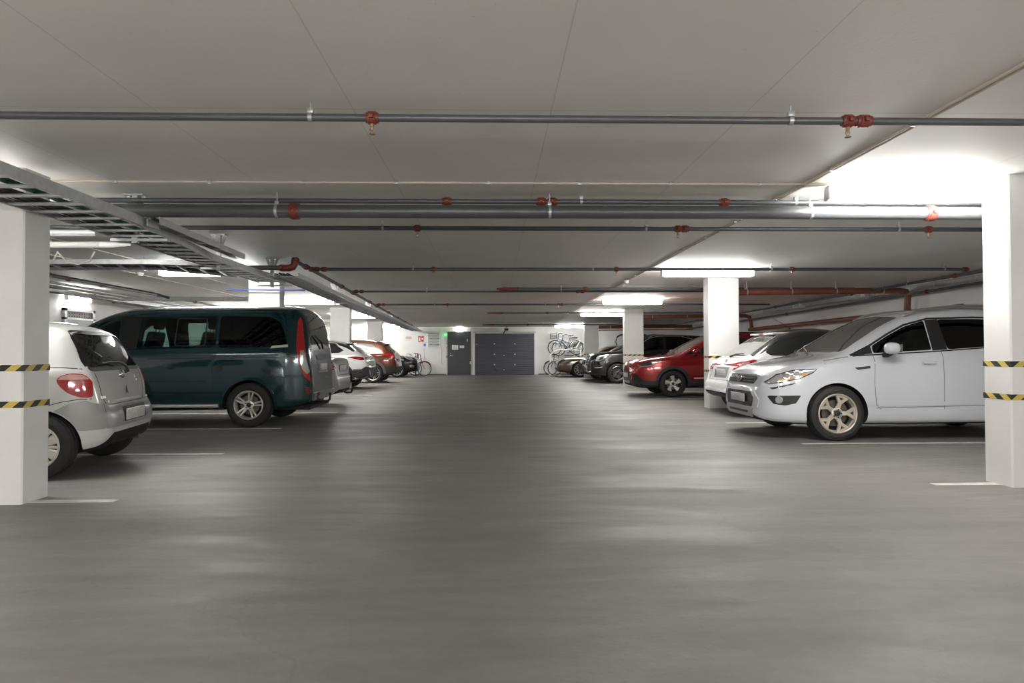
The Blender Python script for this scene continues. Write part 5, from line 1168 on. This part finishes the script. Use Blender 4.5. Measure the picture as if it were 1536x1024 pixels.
# ladder trays
def ladder(name, lab, left, right, z, m=None, step=.25, h=.055, cables=6, mesh=False, seed=1, green=True, zend=None, rw=.032):
    """left/right: matching polylines (x, y); rails, rungs and a bundle of cables"""
    m = m or M['galv']; t = thing(name, lab, 'cable tray', (left[0][0], left[0][1], z)); o = Vector((left[0][0], left[0][1], z)); rn = random.Random(seed)
    zz = lambda i: 0 if zend is None else (zend - z) * i / (len(left) - 1)
    L3 = [Vector((x, y, z + zz(i))) - o for i, (x, y) in enumerate(left)]; R3 = [Vector((x, y, z + zz(i))) - o for i, (x, y) in enumerate(right)]
    for P, s in ((L3, 1), (R3, -1)):
        mb = MB()
        for a, b in zip(P, P[1:]):
            d = (b - a).normalized(); n = Vector((-d.y, d.x, 0)) * s
            mb.bar(a, b, .006, h); mb.bar(a + Vector((0, 0, h / 2)) - n * .008, b + Vector((0, 0, h / 2)) - n * .008, .016, .004); mb.bar(a - Vector((0, 0, h / 2)) - n * .008, b - Vector((0, 0, h / 2)) - n * .008, .016, .004)
        mb.build('side_rail', m, t, smooth=False)
    mb = MB()
    for k in range(len(L3) - 1):
        ln = (L3[k + 1] - L3[k]).length; n = max(1, int(ln / step))
        for i in range(n):
            f = (i + .5) / n; a = L3[k].lerp(L3[k + 1], f); b = R3[k].lerp(R3[k + 1], f); dz = Vector((0, 0, -h / 2 + .012))
            if mesh: mb.bar(a + dz, b + dz, .006, .006)
            else: q = MB(); q.bar(a + dz, b + dz, rw, .016); q.build('rung', m, t, smooth=False)
    if mesh:
        for j in range(1, 8):
            for k in range(len(L3) - 1): mb.bar(L3[k].lerp(R3[k], j / 8) + Vector((0, 0, -h / 2 + .012)), L3[k + 1].lerp(R3[k + 1], j / 8) + Vector((0, 0, -h / 2 + .012)), .006, .006)
    if mesh: mb.build('wire_mesh', m, t, smooth=False)
    for c in range(cables):
        last = green and c >= cables - 3; f = (.60, .635, .67)[cables - 1 - c] if last else rn.uniform(.06, .42 if green else .75); r = .014 if last else rn.uniform(.009, .017); pts = []
        for k in range(len(L3) - 1):
            for i in range(8): pts.append(L3[k].lerp(L3[k + 1], i / 8).lerp(R3[k].lerp(R3[k + 1], i / 8), f + rn.uniform(-.02, .02)) + Vector((0, 0, -h / 2 + .022 + r + rn.uniform(0, .012))))
        pts.append(L3[-1].lerp(R3[-1], f) + Vector((0, 0, -h / 2 + .022 + r)))
        q = MB(); q.tube(pts, r, 7); q.build('cable', M['cableg'] if last else (M['cablew'] if c % 6 == 5 else M['cable']), t)
    return t
ta = ladder('ladder_tray', 'near galvanised ladder tray with dark cable bundles above the thick taped column', [(-3.50, .6), (-3.50, 5.5), (-3.56, 7.6), (-3.60, 10.2)], [(-2.90, .6), (-2.94, 5.5), (-3.24, 7.7), (-3.22, 10.3)], 2.235, cables=22, seed=3, h=.075, rw=.05)
for a, b, y in ((-2.93, -3.0, 5.75), (-3.24, -3.24, 7.75)):
    mb = MB(); mb.box(.56 - (0 if y < 7 else .30) + (0 if y < 7 else 0), .575 - (0 if y < 7 else .30), y - .6 - .09, y - .6 + .09, -.03, .03); mb.build('splice_plate', M['galv'], ta, smooth=False)
ladder('ladder_tray', 'short ladder tray branch lying beside the bend of the near ladder tray', [(-2.98, 5.7), (-3.04, 7.84)], [(-2.85, 5.7), (-2.93, 7.84)], 2.26, cables=1, step=.4, seed=5, green=False)
ladder('ladder_tray', 'cross ladder tray running from the near tray away over the silver hatchback', [(-9.1, 8.75), (-4.4, 8.75), (-3.7, 9.6)], [(-9.1, 8.15), (-4.2, 8.15), (-3.45, 8.3)], 2.24, cables=9, seed=9, green=False)
ladder('mesh_tray', 'long wire mesh cable tray running down the aisle from the red elbow', [(-3.17, 9.6), (-3.52, 16), (-3.80, 24), (-4.05, 32.6)], [(-2.82, 9.6), (-3.08, 16), (-3.32, 24), (-3.56, 32.6)], 2.25, mesh=True, step=.10, cables=7, seed=11, green=False, zend=2.19)
for x, y, lab in ((-3.33, 6.22, 'forked tray hanger beside the thickest pipe, nearest one'), (-3.42, 8.3, 'forked tray hanger over the bend of the ladder tray'), (-3.47, 10.42, 'forked tray hanger next to the red elbow'), (-3.4, 14.2, 'forked tray hanger past the red elbow on the mesh tray'), (-3.6, 19.0, 'forked tray hanger midway along the mesh tray'), (-3.75, 24, 'forked tray hanger toward the far end of the mesh tray')):
    t = thing('tray_hanger', lab, 'hanger', (x, y, ceil_z(y))); mb = MB()
    mb.box(-.09, .09, -.05, .05, -.012, 0); mb.bar((-.075, 0, -.01), (-.03, 0, -.14), .04, .006, (0, 1, 0)); mb.bar((.075, 0, -.01), (.03, 0, -.14), .04, .006, (0, 1, 0)); mb.box(-.025, -.015, -.02, .02, -.45, 0); mb.box(.015, .025, -.02, .02, -.45, 0); mb.box(-.025, .025, -.022, -.017, -.45, -.01); mb.build('hanger_post', M['galv'], t, smooth=False)
    mb = MB(); mb.box(-.02, .02, -.02, .02, -.44, -.41); mb.box(-.22, .30, -.02, .02, -.433, -.409); mb.build('hanger_arm', M['galv'], t, smooth=False)
# side over the van: pale pipes, wall pipes, cables
pipe('lagged_pipe', 'pale lagged pipe crossing under the ladder tray, upper one', [(-9.1, 6.72, 2.33), (-3.98, 6.72, 2.33)], .034, M['galv'], clamp=[-7, -5])
pipe('lagged_pipe', 'pale lagged pipe with a tapered bright end crossing under the ladder tray, lower one', [(-9.1, 7.25, 2.30), (-4.25, 7.25, 2.30)], .034, mat('pale_lagging', (.55, .55, .54), .5), clamp=[-6, -4.8])
mb = MB(); mb.tube([(-4.25, 7.25, 2.30), (-4.12, 7.25, 2.30), (-3.93, 7.25, 2.30)], [.034, .033, .012], 12); tag(mb.build('pipe_end', M['white']), 'tapered bright end piece of the lower lagged pipe', 'pipe')
pipe('wall_pipe', 'thick grey pipe with red couplings along the store-side wall', [(-8.95, 4, 2.47), (-8.95, 13.5, 2.43), (-8.95, 17.6, 2.32), (-8.95, 30, 2.20)], .052, M['pipe'], coup=[15.0, 15.8, 20])
pipe('sprinkler_main', 'grey sprinkler run with red couplings over the car noses by the store wall', [(-7.6, 5, 2.50), (-7.6, 30, 2.34)], .026, M['pipe'], coup=[12.0, 13.0, 17], clamp=[11.5, 15])
mb = MB(); mb.tube([(-7.1, 8.0, 2.40), (-7.1, 10.5, 2.395), (-7.12, 14.1, 2.38), (-7.1, 14.6, 2.33)], [.018, .018, .018, .03], 8); tag(mb.build('black_hose', M['black']), 'black hose hung under the pipes by the store wall', 'hose')
for i, (x, z) in enumerate(((-8.3, 2.44), (-8.05, 2.46))):
    pipe('wall_conduit', ['pale conduit run beside the thick grey store-wall pipe, outer one', 'pale conduit run beside the thick grey store-wall pipe, inner one'][i], [(x, 4, z), (x, 30, z - .14)], .022, M['galv'])
ladder('ladder_tray', 'galvanised tray along the store-side wall beyond the van', [(-8.65, 8), (-8.65, 30)], [(-8.4, 8), (-8.4, 30)], 2.36, cables=4, seed=21, green=False, zend=2.24)
for i in range(4):
    mb = MB(); x = -6.3 + i * .42; rr = random.Random(i); mb.tube([(x, 7.75, 2.30), (x + .1, 7.76, 2.19), (x + .22, 7.78, 2.16), (x + .34, 7.8, 2.2), (x + .40, 7.8, 2.31)], .010, 6)
    tag(mb.build('white_cable', M['cablew']), 'loop of white cable sagging under the cross tray above the silver hatchback', 'cable', 'white cable loops under the cross tray')
mb = MB(); mb.tube([(-5.1, 12.75, 2.335), (-4.5, 12.75, 2.33), (-3.62, 12.75, 2.325)], .014, 8); tag(mb.build('blue_pipe', mat('blue_cable', (.06, .09, .30), .45)), 'thin blue cable stretched in front of the column behind the van', 'cable')
pipe('flexible_hose', 'grey corrugated hose crossing beyond the van roof', [(-8.5, 15.2, 2.36), (-4.9, 15.2, 2.36)], .05, M['galv'], n=10)

# lamps
M['fill_pendant'] = mat('added_fill_diffuser', (.9, .9, .9), .4, emit=(1.0, .985, .955), estr=PEND_FILL)  # emission for the added lamps out of view
M['tube'] = mat('lit_tube_diffuser', (.9, .9, .9), .4, emit=(1.0, .985, .955), estr=LAMP)
def lamp(cx, y, lab, along='x', z=None, ln=1.62, m='tube'):
    z = ceil_z(y) if z is None else z; t = thing('ceiling_light', lab, 'light', (cx, y, z)); 
    if along == 'y': t.rotation_euler[2] = PI / 2
    t['group'] = 'fluorescent lamps'; h = ln / 2; mb = MB(); mb.rbox(-h + .01, h - .01, -.045, .045, -.045, 0, .006); mb.build('lamp_housing', M['white'], t)
    V = []; F = []; n = 12; st = [(-h, .35), (-h + .012, .75), (-h + .05, 1), (h - .05, 1), (h - .012, .75), (h, .35)]
    for x, s in st:
        for j in range(n):
            a = 2 * PI * j / n; V.append((x, .058 * s * math.copysign(abs(math.cos(a)) ** .7, math.cos(a)), -.090 + .060 * s * math.copysign(abs(math.sin(a)) ** .7, math.sin(a))))
    for i in range(len(st) - 1):
        for j in range(n): F.append((i * n + j, i * n + (j + 1) % n, (i + 1) * n + (j + 1) % n, (i + 1) * n + j))
    F += [tuple(range(n))[::-1], tuple(5 * n + j for j in range(n))]
    mb = MB(); mb.add(V, F); mb.build('diffuser', M[m], t)
    for s in (-1, 1): mb = MB(); mb.rbox(*sorted((s * (h - .005), s * (h + .018))), -.05, .05, -.14, -.01, .012); mb.build('end_cap', M['white'], t)
    return t
for x, y, lab in ((3.76, 5.75, 'lit tube lamp on the ceiling beside the picture-edge column'), (3.76, 11.55, 'lit tube lamp on the ceiling in front of the middle taped column'), (3.77, 18.0, 'lit tube lamp on the ceiling above the bonnet of the bright red SUV'), (3.80, 22.9, 'lit tube lamp on the ceiling above the nose of the large black SUV'), (3.62, 30.6, 'lit tube lamp on the ceiling above the bronze brown saloon bonnet'),
    (-4.93, 5.9, 'lit tube lamp hidden above the near ladder tray'), (-4.93, 11.5, 'lit tube lamp on the ceiling above the dark teal van'), (-4.85, 17.9, 'lit tube lamp on the ceiling just past the column behind the van'), (-5.0, 23.8, 'lit tube lamp on the ceiling behind the second white column past the van'), (-5.1, 30.2, 'lit tube lamp on the ceiling past the farthest column by the store wall'),
    (-7.9, 20.6, 'lit tube lamp over the car noses near the store wall, nearer one'), (-7.9, 27.2, 'lit tube lamp over the car noses near the store wall, farther one'), (-6.6, 32.2, 'lit tube lamp on the ceiling behind the black car')):
    lamp(x, y, lab)
lamp(XL + .08, 14.74, 'lit tube lamp mounted on the store-side wall beside the pale door', 'y', 2.40, .8)

def fill_pendant(x, y, lab):
    """added fill lamps behind the camera, hung low to brighten near ceiling and floor"""
    t = lamp(x, y, lab, z=ceil_z(y) - .55, m='fill_pendant'); mb = MB()
    for sx in (-.6, .6): mb.tube([(sx, 0, 0), (sx, 0, .55)], .006, 6)
    mb.build('hanging_rod', M['galv'], t)
for x, y, lab in ((3.9, -1.2, 'added hanging fill lamp behind the camera nearest the crossover side'), (-4.6, -1.2, 'added hanging fill lamp behind the camera nearest the hatchback side'), (-.4, -1.6, 'added hanging fill lamp over the aisle just behind the camera'), (3.9, -5, 'added hanging fill lamp far behind the camera, crossover side'), (-4.6, -5, 'added hanging fill lamp far behind the camera, hatchback side'), (-.4, -5, 'added hanging fill lamp over the aisle far behind the camera')): fill_pendant(x, y, lab)
# ------------------------------------------------------------------ bicycles and the rack
def bicycle(label, loc, rz, frame_m, basket=False, rack=True, tilt=0.0, rings=.335, extras=None):
    t = thing('bicycle', label, 'bicycle', loc, rz); t.rotation_euler[1] = tilt; R = rings; A = Vector((-.52, 0, R)); B = Vector((.54, 0, R))
    for c, nm in ((A, 'wheel'), (B, 'wheel')):
        mb = MB(); mb.tube([(R * .985 * math.cos(a), 0, R * .985 * math.sin(a)) for a in [2 * PI * i / 40 for i in range(40)]], .023, 8, closed=True); w = mb.build(nm, M['tyre'], t, c)
        mb = MB(); mb.tube([(R * .92 * math.cos(a), 0, R * .92 * math.sin(a)) for a in [2 * PI * i / 40 for i in range(40)]], .012, 6, closed=True)
        for i in range(18): a = 2 * PI * i / 18; mb.tube([(.02 * math.cos(a + .8), .02 * (-1) ** i, .02 * math.sin(a + .8)), (R * .91 * math.cos(a), 0, R * .91 * math.sin(a))], .0025, 4)
        mb.tube([(0, -.04, 0), (0, .04, 0)], .022, 8); mb.build('rim', M['alloy'], w)
    BB = Vector((-.06, 0, .29)); ST = Vector((-.20, 0, .80)); HT = Vector((.36, 0, .86)); HB = Vector((.40, 0, .66))
    mb = MB(); mb.tube([BB, ST], .017, 8); mb.tube([HB, BB + Vector((.01, 0, .01))], .020, 8); mb.tube([HT + (HB - HT) * .35, BB.lerp(ST, .55)], .016, 8); mb.tube([HT, HB], .022, 8)
    for s in (-.05, .05): mb.tube([BB + Vector((0, s * .4, 0)), A + Vector((0, s, 0))], .010, 6); mb.tube([BB.lerp(ST, .85) + Vector((0, s * .3, 0)), A + Vector((0, s, 0))], .009, 6); mb.tube([HB + Vector((0, s * .5, 0)), HB.lerp(B, .25) + Vector((0, s, 0)), B + Vector((0, s, 0))], .011, 6)
    mb.build('frame', frame_m, t)
    mb = MB(); mb.tube([ST, ST + Vector((-.035, 0, .13))], .013, 8); mb.build('seat_post', M['alloy'], t)
    mb = MB(); c = ST + Vector((-.04, 0, .14)); mb.add([c + Vector(v) for v in ((-.14, -.09, .03), (-.14, .09, .03), (0, .05, .02), (.14, .02, .01), (.14, -.02, .01), (0, -.05, .02), (-.12, -.06, -.02), (-.12, .06, -.02), (.1, .012, -.02), (.1, -.012, -.02))], [(0, 5, 2, 1), (5, 4, 3, 2), (6, 7, 8, 9), (0, 1, 7, 6), (1, 2, 8, 7), (2, 3, 8), (3, 4, 9, 8), (4, 5, 9), (5, 0, 6, 9)]); mb.build('saddle', M['black'], t)
    H = HT + Vector((-.02, 0, .12)); mb = MB(); mb.tube([HT, H], .014, 8); mb.tube([H + Vector((-.16, -.28, .06)), H + Vector((-.05, -.24, .07)), H + Vector((.03, -.1, .0)), H, H + Vector((.03, .1, .0)), H + Vector((-.05, .24, .07)), H + Vector((-.16, .28, .06))], .012, 8); mb.build('handlebar', M['black'], t)
    mb = MB()
    for c, a0, a1 in ((A, .1, 2.6), (B, .6, 2.7)): mb.tube([c + Vector(((R + .03) * math.cos(a), 0, (R + .03) * math.sin(a))) for a in [lerp(a0, a1, i / 14) for i in range(15)]], .016, 6)
    mb.build('mudguard', frame_m, t)
    mb = MB(); mb.lathe([(-.05, .0), (-.05, .09), (-.044, .09), (-.044, 0)], n=24, c=BB); mb.bar(BB + Vector((0, -.06, 0)), BB + Vector((.10, -.06, -.13)), .022, .014); mb.bar(BB + Vector((0, .06, 0)), BB + Vector((-.10, .06, .13)), .022, .014); mb.rbox(BB.x + .06, BB.x + .15, -.16, -.06, BB.z - .145, BB.z - .12, .005); mb.rbox(BB.x - .15, BB.x - .06, .06, .16, BB.z + .12, BB.z + .145, .005); mb.build('crank', M['black'], t)
    if rack:
        mb = MB(); z = R * 2 + .06
        for s in (-.06, .06): mb.tube([(-.26, s, z), (-.80, s, z)], .007, 6); mb.tube([(-.74, s, z), A + Vector((0, s, 0))], .006, 6)
        for x in (-.30, -.5, -.78): mb.tube([(x, -.06, z), (x, .06, z)], .006, 6)
        mb.build('luggage_rack', M['alloy'], t)
    if basket:
        mb = MB(); x0, x1, z0, z1 = .44, .74, .80, 1.03
        for z in (z0, .88, .95, z1): mb.tube([(x0, -.17, z), (x1, -.17, z), (x1, .17, z), (x0, .17, z)], .006, 5, closed=True)
        for i in range(7):
            for s in (-.17, .17): x = lerp(x0, x1, i / 6); mb.tube([(x, s, z0), (x, s, z1)], .004, 4)
            y = lerp(-.17, .17, i / 6); mb.tube([(x1, y, z0), (x1, y, z1)], .004, 4); mb.tube([(x0, y, z0), (x0, y, z1)], .004, 4); mb.tube([(x0, y, z0), (x1, y, z0)], .004, 4)
        mb.build('basket', M['black'], t)
    return t
teal = mat('pale_teal_bike_paint', (.10, .20, .20), .35, coat=.5); redb = mat('red_bike_paint', (.30, .02, .025), .3, coat=.5); dk = mat('dark_bike_paint', (.05, .06, .07), .35, coat=.5); gy = mat('grey_bike_paint', (.30, .31, .31), .4)
bicycle('pale teal bicycle with a front basket hung high on the back wall', (3.50, 32.45, 1.0), PI, teal, basket=True)
bicycle('dark bicycle hung behind the pale teal one on the back wall', (3.72, 32.92, .93), PI + .05, dk, tilt=-.05)
bicycle('grey bicycle standing in the white rack behind the brown bonnet', (3.46, 31.95, 0), PI - .06, gy)
bicycle('dark bicycle standing against the wall behind the rack', (3.32, 32.80, 0), PI + .06, dk, rack=False)
bicycle('red bicycle standing at the end of the back wall bikes near the vent', (-3.95, 32.3, 0), .12, redb)
bicycle('grey-green bicycle half hidden behind the nose of the black car', (-4.45, 32.75, 0), .35, mat('grey_green_bike_paint', (.14, .19, .18), .4))
bicycle('dark bicycle hung on the back wall above the olive hatchback roof', (6.9, 32.7, 1.30), PI, dk, rack=False)
t = thing('bicycle_rack', 'white tubular bicycle rack against the back wall', 'rack', (2.72, 32.28, 0))
mb = MB(); mb.tube([(0, 0, 0), (0, 0, 1.05)], .035, 10); mb.build('rack_post', M['white'], t)
mb = MB(); mb.tube([(0, 0, .95), (.15, 0, 1.13), (.4, 0, 1.24), (.8, 0, 1.24), (1.5, 0, 1.20)], .026, 10); mb.tube([(1.5, 0, 1.2), (1.5, 0, 0)], .03, 8); mb.build('rack_rail', M['white'], t)
mb = MB(); mb.box(-.08, .5, -.25, .25, 0, .02); mb.build('rack_foot', M['white'], t, smooth=False)
t = thing('wall_bracket', 'pair of white wall brackets carrying the hung bicycles', 'bracket', (3.45, YB, 1.95)); mb = MB()
for x in (-.35, .35): mb.bar((x, 0, 0), (x, -.75, 0), .03, .03); mb.bar((x, -.02, -.3), (x, -.5, 0), .025, .025)
mb.box(-.4, .4, -.02, 0, -.03, .03); mb.build('bracket_arms', M['white'], t, smooth=False)
t = thing('bicycle_pump', 'tall red and black floor pump beside the red bicycle', 'pump', (-3.78, 31.9, 0)); mb = MB(); mb.tube([(0, 0, .03), (0, 0, .95)], .028, 8); mb.build('pump_barrel', M['black'], t)
mb = MB(); mb.tube([(-.10, 0, 1.08), (.10, 0, 1.08)], .018, 8); mb.tube([(0, 0, .9), (0, 0, 1.08)], .012, 8); mb.build('pump_handle', M['black'], t); mb = MB(); mb.box(-.12, .12, -.06, .06, 0, .03); mb.build('pump_foot', M['black'], t)
t = thing('child_seat', 'red child seat on the luggage carrier beside the tall pump', 'seat', (-3.62, 32.25, .60)); mb = MB(); mb.rbox(-.14, .14, -.13, .13, 0, .08, .03); mb.rbox(-.14, -.06, -.14, .14, .04, .46, .035); mb.build('seat_shell', redb, t)
# ------------------------------------------------------------------ vehicles in place, camera, view
for f in (white_crossover, silver_hatchback, teal_van, silver_saloon, red_suv, white_two_tone, black_suv, olive_hatch, brown_saloon, white_black_suv, copper_suv, black_hatch): f()
w = bpy.data.worlds.new('dim_surroundings'); SC.world = w; w.use_nodes = True
w.node_tree.nodes['Background'].inputs[0].default_value = (.02, .02, .02, 1)
F_PX, YAW, PITCH, ROLL, HC = 992.58, .026570, .016036, -.002550, 1.13
fw = Vector((math.sin(YAW) * math.cos(PITCH), math.cos(YAW) * math.cos(PITCH), math.sin(PITCH))); rt = Vector((math.cos(YAW), -math.sin(YAW), 0)); up = rt.cross(fw)
r2 = rt * math.cos(ROLL) + up * math.sin(ROLL); u2 = up * math.cos(ROLL) - rt * math.sin(ROLL)
cd = bpy.data.cameras.new('camera'); cam = link('camera', cd); cd.sensor_width = 36; cd.lens = 36 * F_PX / 1536; cd.clip_start = .05
cam.matrix_world = Matrix(((r2.x, u2.x, -fw.x, 0), (r2.y, u2.y, -fw.y, 0), (r2.z, u2.z, -fw.z, HC), (0, 0, 0, 1)))
SC.camera = cam
vs = SC.view_settings; vs.view_transform = 'Standard'; vs.look = 'None'; vs.gamma = 1; vs.use_curve_mapping = False; vs.exposure = EXPOSURE
SC.cycles.max_bounces = 12; SC.cycles.diffuse_bounces = 10; SC.cycles.glossy_bounces = 4; SC.cycles.transparent_max_bounces = 12; SC.cycles.caustics_reflective = False; SC.cycles.caustics_refractive = False
SC.cycles.sample_clamp_indirect = 8
bpy.context.view_layer.update()
